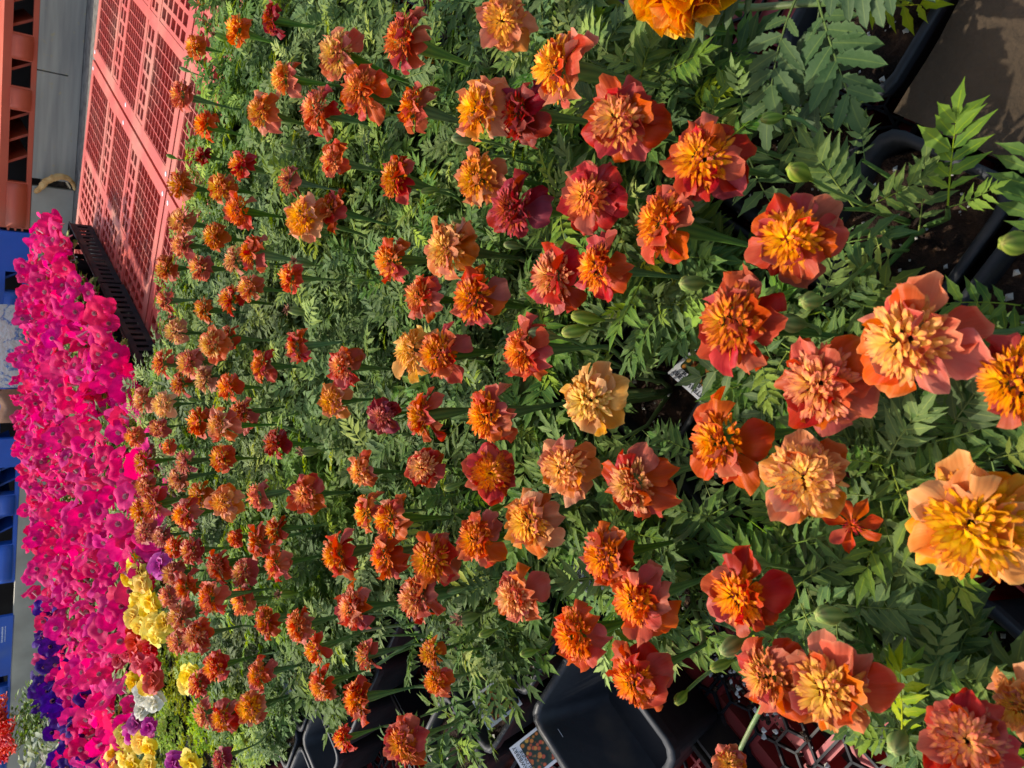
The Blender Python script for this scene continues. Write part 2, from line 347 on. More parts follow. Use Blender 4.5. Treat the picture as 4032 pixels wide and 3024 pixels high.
# petals of three ranks as shared meshes; materials are set per object
PETAL = [petal(100 + i).mesh('petal', PET['R']) for i in range(14)]
PETAL_MID = [petal(200 + i, L=.42, W=.17, cup=.10, ruffle=.055, curl=-.02, nu=8, nv=5).mesh('petal', PET['R']) for i in range(10)]
PETAL_IN = [petal(300 + i, L=.27, W=.12, cup=.16, ruffle=.04, curl=.05, nu=4, nv=4).mesh('petal', PET['R']) for i in range(6)]
PETAL_THIN = [petal(400 + i, L=.5, W=.13, cup=.2, ruffle=.08, curl=-.1, nu=4, nv=6).mesh('petal', PET['R']) for i in range(4)]
CREST_ME = [crest_mb(i, int(150 + 15 * i), R=.22 + .012 * i, H=.17 + .02 * ((i * 3) % 5)).mesh('floret_crest', CR['R']) for i in range(6)]
CREST_SMALL = [crest_mb(20 + i, 40, R=.11, H=.08, size=.7).mesh('floret_crest', CR['R']) for i in range(2)]
def calyx_mb(L=.74, r0=.11, r1=.07):
    mb = MB(); nr = 14; prof = [(0.02, r0 * 1.25), (-.06, r0 * 1.05), (-.14, r0), (-.28, r0 * .92), (-.40, r1 * 1.1), (-.55, r1 * .72), (-.8, r1 * .45), (-1.0, .028)]
    b = 0
    for i, (z, r) in enumerate(prof):
        for k in range(nr):
            t = 2 * pi * k / nr; rr = r * (1 + .06 * (k % 2)); zz = z * L / .55
            if i == 0: zz += .03 * (k % 2)
            mb.vert((rr * cos(t), rr * sin(t), zz), (i / 7, k % 2, 0))
    for i in range(len(prof) - 1):
        for k in range(nr): mb.face((i * nr + k, i * nr + (k + 1) % nr, (i + 1) * nr + (k + 1) % nr, (i + 1) * nr + k))
    return mb
CALYX_ME = calyx_mb().mesh('calyx', M_calyx)
def whorls(r, thin_bloom=False):
    """(mesh list, azimuth, lift, root radius, root height) of every petal of one bloom"""
    L = []
    if thin_bloom:
        for k in range(7): L.append((PETAL_THIN, k * 2 * pi / 7 + r.uniform(-.2, .2), r.uniform(.0, .35), .02, .01, r.uniform(-.5, .5)))
        return L
    n = r.choice((6, 7, 7, 8)); o = r.uniform(0, 6)
    for k in range(n): L.append((PETAL, o + k * 2 * pi / n + r.uniform(-.26, .26), r.uniform(-.5, .15), .03, -.015 + r.uniform(-.01, .01), r.uniform(-.3, .3)))
    n = r.choice((5, 6, 7)); o += .4
    for k in range(n): L.append((PETAL_MID, o + k * 2 * pi / n + r.uniform(-.3, .3), r.uniform(-.1, .5), .04, .015, r.uniform(-.35, .35)))
    n = r.choice((4, 5, 6)); o += .3
    for k in range(n): L.append((PETAL_IN, o + k * 2 * pi / n + r.uniform(-.25, .25), r.uniform(.3, .75), .10, .03, r.uniform(-.4, .4)))
    return [e for e in L if r.random() > .08]
def petal_M(az, lift, rad, z, roll, sc=1.0):
    return Matrix.Rotation(az, 4, 'Z') @ Matrix.Translation((rad, 0, z)) @ Matrix.Rotation(-lift, 4, 'Y') @ Matrix.Rotation(roll, 4, 'X') @ Matrix.Scale(sc, 4)
# small far blooms: crest, petals and calyx in one mesh of three materials
P_LO = [petal(500 + i, nu=3, nv=3) for i in range(5)]; P_LO2 = [petal(520 + i, L=.38, W=.18, cup=.14, curl=.03, nu=3, nv=3) for i in range(5)]
def far_bloom(seed):
    r = random.Random(seed); mb = MB()
    for ml, az, lift, rad, z, roll in whorls(r):
        src = P_LO if ml is PETAL else P_LO2
        mb.add(r.choice(src), petal_M(az, lift, rad, z, roll, .8 if ml is PETAL_IN else 1.0), 1)
    mb.add(crest_mb(seed, 70, size=1.25), Matrix.Identity(4), 0); mb.add(calyx_mb(), Matrix.Identity(4), 2)
    return mb.mesh('bloom', CR['R'], PET['R'], M_calyx)
FAR_ME = [far_bloom(i) for i in range(7)]

def leaflet(L, W, seed, teeth=3, young=0.0, lod=0):
    r = random.Random(seed); mb = MB(); droop = r.uniform(.05, .35); fold = r.uniform(.15, .5)
    def mid(s): return (s * L, 0, -droop * L * s * s)
    if lod:
        a = mb.vert(mid(0), (0, 0, young)); b = mb.vert(mid(1), (1, 0, young)); c0 = mb.vert(mid(.5), (.5, 0, young))
        l = mb.vert((.48 * L, W, fold * W - droop * L * .25), (.5, 1, young)); q = mb.vert((.48 * L, -W, fold * W - droop * L * .25), (.5, 1, young))
        mb.face((a, c0, l)); mb.face((c0, b, l)); mb.face((a, q, c0)); mb.face((c0, q, b)); return mb
    S_ = [i / teeth for i in range(teeth + 1)]; mids = [mb.vert(mid(s), (s, 0, young)) for s in S_]
    for sg in (1, -1):
        prev = mids[0]
        for i in range(teeth):
            s0 = (i + .72) / teeth * .93; w = W * (sin(min(1, s0 * 1.05 + .08) * pi) ** .7) * r.uniform(.85, 1.15)
            p = mb.vert((s0 * L, sg * w, fold * w - droop * L * s0 * s0), (s0, 1, young))
            mb.face((mids[i], mids[i + 1], p) if sg > 0 else (mids[i + 1], mids[i], p))
            if i > 0: mb.face((mids[i], p, n_) if sg > 0 else (mids[i], n_, p))
            if i < teeth - 1:
                s1 = (i + .98) / teeth * .93; w1 = w * .74
                n_ = mb.vert((s1 * L, sg * w1, fold * w1 - droop * L * s1 * s1), (s1, .74, young))
                mb.face((mids[i + 1], n_, p) if sg > 0 else (mids[i + 1], p, n_))
    return mb
def leaf(seed, pairs=5, lod=0, wide=.060, young=0.0, teeth=3):
    """a feathered leaf of unit length along +x"""
    r = random.Random(seed); mb = MB(); droop = r.uniform(.05, .5); side = r.uniform(-.15, .15)
    def ax(s): return Vector((s * .72, side * s * s, -droop * s * s * .45))
    if lod: mb.add(leaflet(.7, .012, seed, lod=1, young=young), Matrix.Identity(4))
    else: mb.tube([ax(i / 4) for i in range(5)], [.011, .010, .008, .007, .004], n=3)
    for i in range(pairs):
        s = .26 + .70 * i / (pairs - 1); sz = .38 * sin(.5 + 2.0 * (i + .6) / pairs) * r.uniform(.85, 1.1)
        for sg in (1, -1):
            ang = sg * (1.05 - .42 * i / pairs + r.uniform(-.12, .12))
            M = Matrix.Translation(ax(s + r.uniform(-.02, .02))) @ Matrix.Rotation(ang, 4, 'Z') @ Matrix.Rotation(sg * r.uniform(-.1, .45), 4, 'X') @ Matrix.Rotation(r.uniform(-.25, .35), 4, 'Y')
            mb.add(leaflet(sz, wide * sz / .34 * r.uniform(.8, 1.15), seed * 31 + i * 2 + (sg > 0), teeth, young, lod), M)
    mb.add(leaflet(.34, wide * 1.05, seed * 31 + 99, teeth, young, lod), Matrix.Translation(ax(1)) @ Matrix.Rotation(side * 2, 4, 'Z') @ Matrix.Rotation(droop * .6, 4, 'Y'))
    return mb
LEAF = [leaf(i, pairs=r_) for i, r_ in enumerate((4, 5, 5, 6, 5, 4, 5, 6))]
LEAF_ME = [l.mesh('leaf', M_leaf) for l in LEAF]
YOUNG_ME = [leaf(40 + i, pairs=5, wide=.055, young=.75).mesh('leaf', M_leaf) for i in range(3)]
LEAF_LO = [leaf(60 + i, pairs=5, lod=1, wide=.078) for i in range(6)] + [leaf(70 + i, pairs=5, lod=1, wide=.06, young=.8) for i in range(2)]
BROAD = [leaf(80 + i, pairs=6, wide=.062, teeth=6).mesh('leaf', M_leaf_grey) for i in range(4)]

def leaf_layout(seed, n):
    """roots, headings, lengths of a potted marigold's leaves, soil at z=0; also its branch lines"""
    r = random.Random(seed); out = []; lines = []
    nb = 7
    for k in range(nb):
        az = k * 2 * pi / nb + r.uniform(-.4, .4); rr = r.uniform(.015, .058) if k else .0; H = r.uniform(.085, .125) - rr * .5
        top = Vector((rr * cos(az), rr * sin(az), H)); base = Vector((.006 * cos(az), .006 * sin(az), -.005))
        midp = base.lerp(top, .5) + Vector((cos(az), sin(az), 0)) * .008; lines.append([base, midp, top])
        m = n // nb
        for i in range(m):
            f = .35 + .65 * (i + r.random()) / m
            p = base.lerp(midp, f * 2) if f < .5 else midp.lerp(top, f * 2 - 1)
            a = az + i * 2.1 + r.uniform(-.6, .6); el = r.uniform(-.1, .75) * (.5 + .6 * f)
            ln = r.uniform(.046, .074) * (1.12 - .35 * f)
            out.append((p, a, el, ln, i == m - 1 and r.random() < .75))
    return out, lines
def leaf_M(p, a, el, ln, r):
    return Matrix.Translation(p) @ Matrix.Rotation(a, 4, 'Z') @ Matrix.Rotation(-el, 4, 'Y') @ Matrix.Rotation(r.uniform(-.45, .45), 4, 'X') @ Matrix.Scale(ln, 4)
def far_foliage(seed):
    r = random.Random(seed); lay, lines = leaf_layout(seed, 77); mb = MB()
    for p, a, el, ln, yg in lay: mb.add(r.choice(LEAF_LO[6:] if yg else LEAF_LO[:6]), leaf_M(p, a, el, ln * 1.05, r))
    return mb.mesh('foliage', M_leaf)
FAR_FOL = [far_foliage(900 + i) for i in range(7)]

# pots, soil and perlite
POT_W, POT_H = .108, .098
def rsq(hw, rad, z, k=3):
    pts = []
    for cx_, cy_, a0 in ((1, 1, 0), (-1, 1, 90), (-1, -1, 180), (1, -1, 270)):
        for i in range(k + 1):
            a = radians(a0 + 90 * i / k); pts.append((cx_ * (hw - rad) + rad * cos(a), cy_ * (hw - rad) + rad * sin(a), z))
    return pts
def pot_mb(W=POT_W, H=POT_H, bottom=None, lip=.006):
    mb = MB(); h = W / 2; rings = [rsq(h * .70, .010, 0), rsq(h * .90, .014, H - .014), rsq(h * .90 + .001, .015, H - .013), rsq(h * .97, .017, H - .012), rsq(h, .018, H - .002), rsq(h - .001, .018, H), rsq(h - lip, .016, H - .0005), rsq(h - lip - .002, .015, H - .004), rsq(h * .72 if bottom is not None else h * .84, .012, bottom if bottom is not None else H - .03)]
    n = len(rings[0])
    for rg in rings:
        for p in rg: mb.vert(p)
    for i in range(len(rings) - 1):
        for k in range(n): mb.face((i * n + k, i * n + (k + 1) % n, (i + 1) * n + (k + 1) % n, (i + 1) * n + k), 0, i not in (1, 2, 3))
    mb.face([k for k in range(n)][::-1], 0, False)
    if bottom is not None: mb.face([(len(rings) - 1) * n + k for k in range(n)], 0, False)
    return mb
POT_ME = pot_mb().mesh('pot', M_pot)
EMPTY_ME = pot_mb(bottom=.012).mesh('pot', M_pot)
def soil_mesh(seed):
    r = random.Random(seed); mb = MB(); hw = POT_W / 2 * .86
    def fn(a, b):
        x, y = (a * 2 - 1) * hw, (b * 2 - 1) * hw
        k = max(0, (x * x + y * y) ** .5 - hw * 1.18) ; s = 1 - k / hw
        return (x * s, y * s, POT_H - .020 + .010 * noise.noise(Vector((x * 55, y * 55, seed))) + .004 * noise.noise(Vector((x * 190, y * 190, seed)))), (0, 0, 0)
    mb.grid(18, 18, fn, 0, False); return mb.mesh('soil', M_soil)
SOIL_ME = [soil_mesh(i) for i in range(4)]
def chip(r, s):
    mb = MB(); ids = []
    for d in ((1, 0, 0), (0, 1, 0), (-1, 0, 0), (0, -1, 0), (0, 0, 1), (0, 0, -1)): ids.append(mb.vert([c * s * r.uniform(.5, 1.3) for c in d]))
    for i in range(4):
        mb.face((ids[i], ids[(i + 1) % 4], ids[4]), 0, False); mb.face((ids[(i + 1) % 4], ids[i], ids[5]), 0, False)
    return mb
def perlite_mesh(seed, n=34, area=POT_W * .38, z=POT_H - .015):
    r = random.Random(seed); mb = MB()
    for i in range(n): mb.add(chip(r, r.choice((.0009, .0014, .0014, .002, .003))), Matrix.Translation((r.uniform(-area, area), r.uniform(-area, area), z + r.uniform(-.003, .003))))
    return mb.mesh('perlite', M_perl)
PERL_ME = [perlite_mesh(i) for i in range(4)]
def bud_mb():
    mb = MB(); nr = 12; prof = [(.0, .018), (-.14, .016), (-.25, .10), (.0, 0)]
    prof = [(-.95, .045), (-.7, .06), (-.5, .13), (-.3, .20), (-.1, .235), (.15, .235), (.35, .19), (.48, .12), (.54, .03)]
    for i, (z, r) in enumerate(prof):
        for k in range(nr):
            t = 2 * pi * k / nr; rr = r * (1 + .09 * (1 if k % 2 else -1) * (0 < i < 8)); mb.vert((rr * cos(t), rr * sin(t), z), (i / 8, k % 2, 0))
    for i in range(8):
        for k in range(nr): mb.face((i * nr + k, i * nr + (k + 1) % nr, (i + 1) * nr + (k + 1) % nr, (i + 1) * nr + k))
    mb.face([8 * nr + k for k in range(nr)]); return mb
BUD_ME = bud_mb().mesh('bud', M_bud)
def tuft_mb():
    r = random.Random(5); mb = MB()
    for k in range(16):
        mb.add(floret(k, .34, .05), Matrix.Translation((.08 * cos(k), .08 * sin(k), .42)) @ Matrix.Rotation(k * 2.4, 4, 'Z') @ Matrix.Rotation(r.uniform(0, .5), 4, 'Y'))
    return mb
TUFT_ME = tuft_mb().mesh('withered_petals', M_spent)

# petunia: a funnel with five ruffled lobes
def petunia_mb(seed, n=20, nr=5, tube=True):
    r = random.Random(seed); mb = MB(); ph = r.uniform(0, 6)
    for i in range(nr + 1):
        s = i / nr
        for k in range(n):
            t = 2 * pi * k / n; lobe = .5 + .5 * cos(5 * t)
            R = .05 + .45 * s ** 1.1 * (.82 + .18 * lobe ** .6) ; z = .15 * (s ** .6) + .06 * s * s * sin(5 * t + ph) + .085 * s * s * sin(2 * t + ph * 2) + .03 * s ** 3 * sin(11 * t + ph) - .12 * s ** 3 * (1 + .8 * sin(t + ph)) - (.04 * s if lobe < .2 else 0)
            z -= .10 * (1 - s) ** 4
            mb.vert((R * cos(t), R * sin(t), z), (s, k / n, 0))
    for i in range(nr):
        for k in range(n): mb.face((i * n + k, (i + 1) * n + k, (i + 1) * n + (k + 1) % n, i * n + (k + 1) % n), 0)
    mb.face([k for k in range(n)], 0)
    if tube:
        mb.tube([(0, 0, .05), (0, .0, -.12), (0, .02, -.3), (.02, .04, -.5)], [.09, .06, .042, .03], n=7, m=1)
    return mb
PETU_ME = [petunia_mb(i).mesh('petunia_bloom', M_pink, M_ptube) for i in range(6)]
def bush_mb(seed, n, R, H, L, W, drop=0.0):
    """a mound of simple oval leaves"""
    r = random.Random(seed); mb = MB()
    for i in range(n):
        az = r.uniform(0, 2 * pi); f = sqrt(r.random()); z = H * (1 - .6 * f * f) * r.uniform(.35, 1.0) - drop * f
        p = Vector((R * f * cos(az), R * f * sin(az), z)); young = 1.0 if r.random() < .2 else 0.0
        M = Matrix.Translation(p) @ Matrix.Rotation(az + r.uniform(-1, 1), 4, 'Z') @ Matrix.Rotation(-r.uniform(-.3, 1.0), 4, 'Y') @ Matrix.Rotation(r.uniform(-.5, .5), 4, 'X')
        ll = L * r.uniform(.6, 1.2); ds = r.uniform(.1, .5)
        def fn(a, b, ll=ll, ds=ds, young=young): 
            q = b * 2 - 1; w = W * sin(min(1, a * .96 + .04) * pi) ** .7
            return (a * ll, q * w, -ds * ll * a * a + .25 * abs(q) * w), (a, abs(q), young)
        t = MB(); t.grid(3, 2, fn); mb.add(t, M)
    return mb
PBUSH = [bush_mb(i, 110, .125, .17, .05, .011, .04).mesh('foliage', M_pleaf) for i in range(4)]
def moss_mb(seed):
    r = random.Random(seed); mb = MB()
    for i in range(150):
        az = r.uniform(0, 2 * pi); f = sqrt(r.random()); z = .16 * (1 - .5 * f * f) * r.uniform(.45, 1.0); c = Vector((.10 * f * cos(az), .10 * f * sin(az), z))
        young = r.random() * .8
        for k in range(8):
            d = Vector((r.uniform(-1, 1), r.uniform(-1, 1), r.uniform(-.3, 1))).normalized(); o = d.orthogonal() * .0016; ll = r.uniform(.012, .022)
            a = mb.vert(c + o, (0, .5, young)); b = mb.vert(c - o, (0, .5, young)); m1 = mb.vert(c + d * ll * .6 + o * 1.2, (.5, .5, young)); m2 = mb.vert(c + d * ll * .6 - o * 1.2, (.5, .5, young)); e = mb.vert(c + d * ll, (1, .5, young))
            mb.face((a, b, m2, m1)); mb.face((m1, m2, e))
    return mb
MOSS_ME = [moss_mb(i).mesh('foliage', M_moss) for i in range(4)]
def moss_bloom(seed):
    r = random.Random(seed); mb = MB()
    for n, sc, lift, rad in ((6, 1.0, .15, .02), (6, .8, .55, .02), (6, .55, .95, .02), (4, .4, 1.25, .01)):
        o = r.uniform(0, 6)
        for k in range(n): mb.add(petal(600 + r.randrange(40), L=.5, W=.30, cup=.2, nu=3, nv=3), petal_M(o + k * 2 * pi / n + r.uniform(-.2, .2), lift + r.uniform(-.15, .15), rad, 0, r.uniform(-.3, .3), sc))
    return mb.mesh('moss_rose_bloom', MOSSM['Y'])
MOSSB = [moss_bloom(i) for i in range(4)]

# ------------------------------------------------------------------ the setting: floor
def structure(o): o['kind'] = 'structure'; return o
def stuff(o): o['kind'] = 'stuff'; return o
g = MB(); g.box(-60, 60, -20, 120, -.40, -.152); structure(link('floor', g.mesh('floor', M_conc)))

def holed(xs, ys, solid, z0, z1, fn, m=0):
    """a plate cut by a grid: cell (i,j) between xs[i..i+1], ys[j..j+1] is solid or a hole; fn(x,y,z) places it"""
    mb = MB(); nx, ny = len(xs) - 1, len(ys) - 1; cache = {}
    def V(i, j, k):
        if (i, j, k) not in cache: cache[(i, j, k)] = mb.vert(fn(xs[i], ys[j], (z0, z1)[k]))
        return cache[(i, j, k)]
    s = lambda i, j: 0 <= i < nx and 0 <= j < ny and solid(i, j)
    for i in range(nx):
        for j in range(ny):
            if not s(i, j): continue
            mb.face((V(i, j, 1), V(i + 1, j, 1), V(i + 1, j + 1, 1), V(i, j + 1, 1)), m, False)
            mb.face((V(i, j, 0), V(i, j + 1, 0), V(i + 1, j + 1, 0), V(i + 1, j, 0)), m, False)
            for di, dj, a, b in ((-1, 0, (0, 1), (0, 0)), (1, 0, (1, 0), (1, 1)), (0, -1, (0, 0), (1, 0)), (0, 1, (1, 1), (0, 1))):
                if not s(i + di, j + dj):
                    p, q = (i + a[0], j + a[1]), (i + b[0], j + b[1])
                    mb.face((V(*p, 1), V(*p, 0), V(*q, 0), V(*q, 1)), m, False)
    return mb
ident = lambda x, y, z: (x, y, z)
def rib_lines(a, b, n, w):
    """coordinates for n holes between a and b, walls w thick; odd cells are the holes"""
    c = (b - a - w * (n + 1)) / n; out = []; x = a
    for k in range(n): out += [x, x + w]; x += w + c
    return out + [b - w, b]
def lattice(x0, x1, y0, y1, nx, ny, w, z0, z1):
    xs = rib_lines(x0, x1, nx, w); ys = rib_lines(y0, y1, ny, w)
    return holed(xs, ys, lambda i, j: not (i % 2 == 1 and j % 2 == 1), z0, z1, ident)
# the deck pallets: PL x PW, top at z=0, a frame plate, stiff bands and panels of ribs
PL, PW = 1.20, 1.01
def build_pallet():
    parts = []
    xs = [0, .042, .33, .358, .455, .483, .717, .745, .842, .87, 1.158, 1.20]; ys = [0, .042, .355, .385, .625, .655, .968, 1.01]
    frame = holed(xs, ys, lambda i, j: i % 2 == 0 or j % 2 == 0, -.018, 0, ident)
    parts.append(('deck_frame', frame))
    for i, (x0, x1) in enumerate(((.042, .33), (.358, .455), (.483, .717), (.745, .842), (.87, 1.158))):
        for j, (y0, y1) in enumerate(((.042, .355), (.385, .625), (.655, .968))):
            if i in (1, 3): parts.append(('slotted_band', lattice(x0 + .0005, x1 - .0005, y0 + .0005, y1 - .0005, 2, 6, .012, -.030, -.0015)))
            elif j == 1 or i == 2 and j == 1: parts.append(('slotted_panel', lattice(x0 + .0005, x1 - .0005, y0 + .0005, y1 - .0005, 5, 5, .013, -.030, -.0015)))
            else: parts.append(('ribbed_panel', lattice(x0 + .0005, x1 - .0005, y0 + .0005, y1 - .0005, 8, 8, .0032, -.11, -.0015)))
    sk = MB()
    for x0, x1 in ((.002, .16), (.50, .70), (1.04, 1.198)):
        for y0, y1 in ((.002, .14), (.42, .59), (.87, 1.008)):
            pass
    skirt = holed([0, .16, .50, .70, 1.04, 1.20], [-.14, -.115, -.04, -.0185], lambda i, j: j != 1 or i % 2 == 0, 0, .012, lambda x, y, z: (x, z, y))
    parts.append(('side_wall', skirt))
    skirt = holed([0, .16, .50, .70, 1.04, 1.20], [-.14, -.115, -.04, -.0185], lambda i, j: j != 1 or i % 2 == 0, PW - .012, PW, lambda x, y, z: (x, z, y))
    parts.append(('side_wall', skirt))
    for x0 in (0, PL - .012):
        parts.append(('side_wall', holed([.0125, .14, .42, .59, .87, PW - .0125], [-.14, -.115, -.04, -.0185], lambda i, j: j != 1 or i % 2 == 0, x0, x0 + .012, lambda x, y, z: (z, x, y))))
    return parts
pal_parts = [(n, m.mesh(n, M_red)) for n, m in build_pallet()]
def screw_mesh():
    mb = MB(); mb.tube([(0, 0, .0004), (0, 0, .0016)], [.009, .007], n=8, cap=True); return mb.mesh('deck_plug', M_white)
PLUG = screw_mesh()
def pallet(u, v, label, mat=None):
    t = thing('plastic_pallet', label, 'pallet', uv(u, v, 0), 'faded red plastic pallets under the plants', A)
    for n, me in pal_parts: link(n, me, t, None, [mat] if mat else None)
    for x in (.026, .60, 1.174):
        for y in (.026, .984): link('deck_plug', PLUG, t, Matrix.Translation((x, y, 0)))
U1, V1 = 3.49, .955
pal_lab = {(0, 0): 'faded red plastic pallet at the photo\'s upper left, nearest its top edge', (0, 1): 'faded red plastic pallet beside the black flats of pink petunias',
           (1, 0): 'red plastic pallet half covered by marigolds near the photo\'s top edge', (1, 1): 'red plastic pallet under the middle of the marigold bed, mostly hidden',
           (2, 0): 'red plastic pallet showing through tray mesh beside the empty black pots', (2, 1): 'red plastic pallet showing at the photo\'s bottom edge below black trays'}
for i in range(3):
    for j in range(-1, 4):
        if (i, j) in ((0, -1), (2, 3), (2, 2)): continue
        if (i, j) == (0, 3): continue
        pallet(U1 - PL - i * (PL + .012), V1 + .006 + (j - 1) * (PW + .012), pal_lab.get((i, j), 'red plastic pallet hidden under flowers, %s' % {(1, -1): 'past the top edge', (2, -1): 'near the top right corner', (0, 2): 'below the pink petunias at the left', (1, 2): 'under the moss roses at the lower left', (1, 3): 'past the violet petunias at the lower left'}.get((i, j), 'past the edge')), M_redin if i == 2 else None)

# ------------------------------------------------------------------ the row behind: boards, pallets on their side walls, sack, rope
W0 = Vector((1.919, 4.254, 0)); WD = Vector((-.8815, .472, 0)); WN = Vector((.472, .8815, 0))   # WN points away from us
def wall_frame(s, z, d=0):
    M = Matrix((( WD.x, WN.x, 0, 0), (WD.y, WN.y, 0, 0), (0, 0, 1, 0), (0, 0, 0, 1)))
    p = W0 + WD * s + WN * d; M.translation = (p.x, p.y, z); return M
def wthing(name, label, cat, s, z=0, d=0, group=None):
    t = thing(name, label, cat, (0, 0, 0), group); t.matrix_world = wall_frame(s, z, d); return t
def plank(s0, s1, z0, z1, label, th=.03, groove=None, name='grey_board', mat=None):
    mb = MB(); mat = mat or M_board
    if groove:
        gs, gz = groove
        m2 = holed([0, gs - s0, gs - s0 + .007, s1 - s0], [z0, gz, z1 - .0], lambda i, j: not (i == 1 and j == 1), 0, th * .6, lambda x, y, z: (x, z, y))
        mb.add(m2, Matrix.Identity(4)); mb.box(0, s1 - s0, th * .6 + .0005, th, z0, z1)
    else: mb.box(0, s1 - s0, 0, th, z0, z1)
    o = link(name, mb.mesh(name, mat)); o.matrix_world = wall_frame(s0, 0); return tag(o, label, 'board', 'boards edging the bench behind')
plank(-1.6, .872, -.150, .046, 'long weathered grey board with one short slit, behind the red pallets', groove=(.322, -.09))
plank(.915, 2.2, -.150, .044, 'lighter grey board beyond the dark gap where the straw rope loops', mat=M_cream)
plank(2.23, 5.6, -.150, .034, 'pale board under the blue pallets behind the violet petunias', mat=M_cream)
def side_pallet(s0, s1, z0, z1, holes, mat, label, name, ribs=True, lean=0):
    t = wthing(name, label, 'pallet', s0, z0, .0, None)
    L, H = s1 - s0, z1 - z0
    xs = [0]
    for a, b in holes: xs += [a - s0, b - s0]
    xs.append(L)
    front = holed(xs, [0, H * .16, H * .74, H], lambda i, j: not (i % 2 == 1 and j == 1), 0, .02, lambda x, y, z: (x, z, y))
    link('side_wall', front.mesh('side_wall', mat), t)
    mb = MB(); mb.box(0, L, .0205, 1.0, H - .012, H - .0005); link('deck', mb.mesh('deck', mat), t)
    mb = MB(); mb.box(0, L, .98, 1.0, 0, H - .0125); link('back_wall', mb.mesh('back_wall', mat), t)
    # posts swell out beside the openings
    for a, b in zip(xs[2::2], xs[3::2]):
        if b - a < .02: continue
        mb = MB(); pr = []
        n = 8
        for i in range(n + 1):
            x = a + .006 + (b - a - .012) * i / n; k = 1 - abs(i / n * 2 - 1) ** 4; pr.append((x, -.012 * k))
        bb = len(mb.v)
        for z in (H * .14, H * .76):
            for x, y in pr: mb.vert((x, y - .001, z))
            mb.vert((pr[-1][0], .05, z)); mb.vert((pr[0][0], .05, z))
        q = n + 3
        for i in range(q): mb.face((i, (i + 1) % q, q + (i + 1) % q, q + i), 0, i < n)
        mb.face(list(range(q))[::-1], 0, False); mb.face([q + i for i in range(q)], 0, False)
        link('post', mb.mesh('post', mat), t)
    # slanting braces inside
    for a, b in holes:
        x = a - s0 + .02
        while x < b - s0 - .03:
            mb = MB(); M = Matrix.Translation((x + .02, .26, H * .45)) @ Matrix.Rotation(.5, 4, 'Y'); mb.box(-.006, .006, -.2, .2, -H * .42, H * .35, M=M)
            link('brace', mb.mesh('brace', mat), t); x += .11
    if ribs:
        for k in range(3):
            mb = MB(); z = H * (.2 + .22 * k); mb.box(L - .002, L + .012, -.004, .03, z, z + .008); link('rib', mb.mesh('rib', mat), t)
    # row of small dimples along the lower rail
    return t
side_pallet(-1.0, 1.155, .047, .190, [(-.75, -.45), (-.30, -.08), (-.02, .172), (.297, .424), (.541, .905)], M_redside, 'orange red pallet lying on the grey board at the photo\'s upper left', 'red_pallet')
side_pallet(1.176, 2.30, .045, .185, [(1.402, 1.520), (1.72, 2.06)], M_blue, 'blue plastic pallet with the printed sack leaning on it', 'blue_pallet', False)
tb2 = side_pallet(2.46, 3.55, .036, .176, [(2.66, 2.86), (3.02, 3.24)], M_blue, 'blue plastic pallet in mid row behind the violet petunias', 'blue_pallet', False)
tb3 = side_pallet(3.83, 5.3, .028, .150, [(4.36, 4.46), (4.66, 4.95)], M_blue, 'blue plastic pallet with blocky white print, lowest on the photo\'s left edge', 'blue_pallet', False)
# two short lines of white print, too soft in the photo to read: blocks of characters
for k, (z, h) in enumerate(((.080, .024), (.060, .010), (.046, .005))):
    mb = MB(); r = random.Random(k); x = .085
    while x < .215:
        w = r.uniform(.012, .024) * (h / .024 + .5) * .7; mb.box(x, x + w, -.0016, -.0004, z, z + h * r.uniform(.8, 1)); x += w + .004
    o = link('print', mb.mesh('print', M_whiteink), tb3)
    o['kind'] = 'stuff'
mb = MB(); mb.box(0, 5.0, 0, .03, 0, .03); mb.box(0, 5.0, .012, .018, .03, .06); o = link('metal_rail', mb.mesh('metal_rail', M_rail)); o.matrix_world = wall_frame(-1.6, .215, .25)
tag(o, 'grey metal rail above the orange red pallet at the photo\'s left edge', 'rail')
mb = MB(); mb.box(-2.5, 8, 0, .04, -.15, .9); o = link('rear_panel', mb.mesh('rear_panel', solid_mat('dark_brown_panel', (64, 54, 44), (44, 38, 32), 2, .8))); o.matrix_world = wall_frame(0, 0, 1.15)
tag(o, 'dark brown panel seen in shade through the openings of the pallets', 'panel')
# straw rope looping out of the dark gap
mb = MB(); pts = []
ctrl = [(.945, .030, -.01), (.915, .012, -.03), (.872, -.008, -.05), (.842, -.040, -.06), (.830, -.075, -.06), (.836, -.110, -.06), (.862, -.135, -.05), (.90, -.148, -.03)]
for i, (s, z, d) in enumerate(ctrl): pts.append(W0 + WD * s + WN * d + Vector((0, 0, z)))
fine = []
for i in range(len(pts) - 1):
    for k in range(4): fine.append(pts[i].lerp(pts[i + 1], k / 4) + Vector((rng.uniform(-.002, .002), 0, rng.uniform(-.002, .002))))
fine.append(pts[-1]); mb.tube(fine, [.008 + .010 * sin(pi * min(1, (i + 3) / len(fine))) + rng.uniform(-.002, .002) for i in range(len(fine))], n=10, cap=True)
tag(link('straw_rope', mb.mesh('straw_rope', M_rope)), 'thick tan straw rope curling out of a dark gap between boards', 'rope')
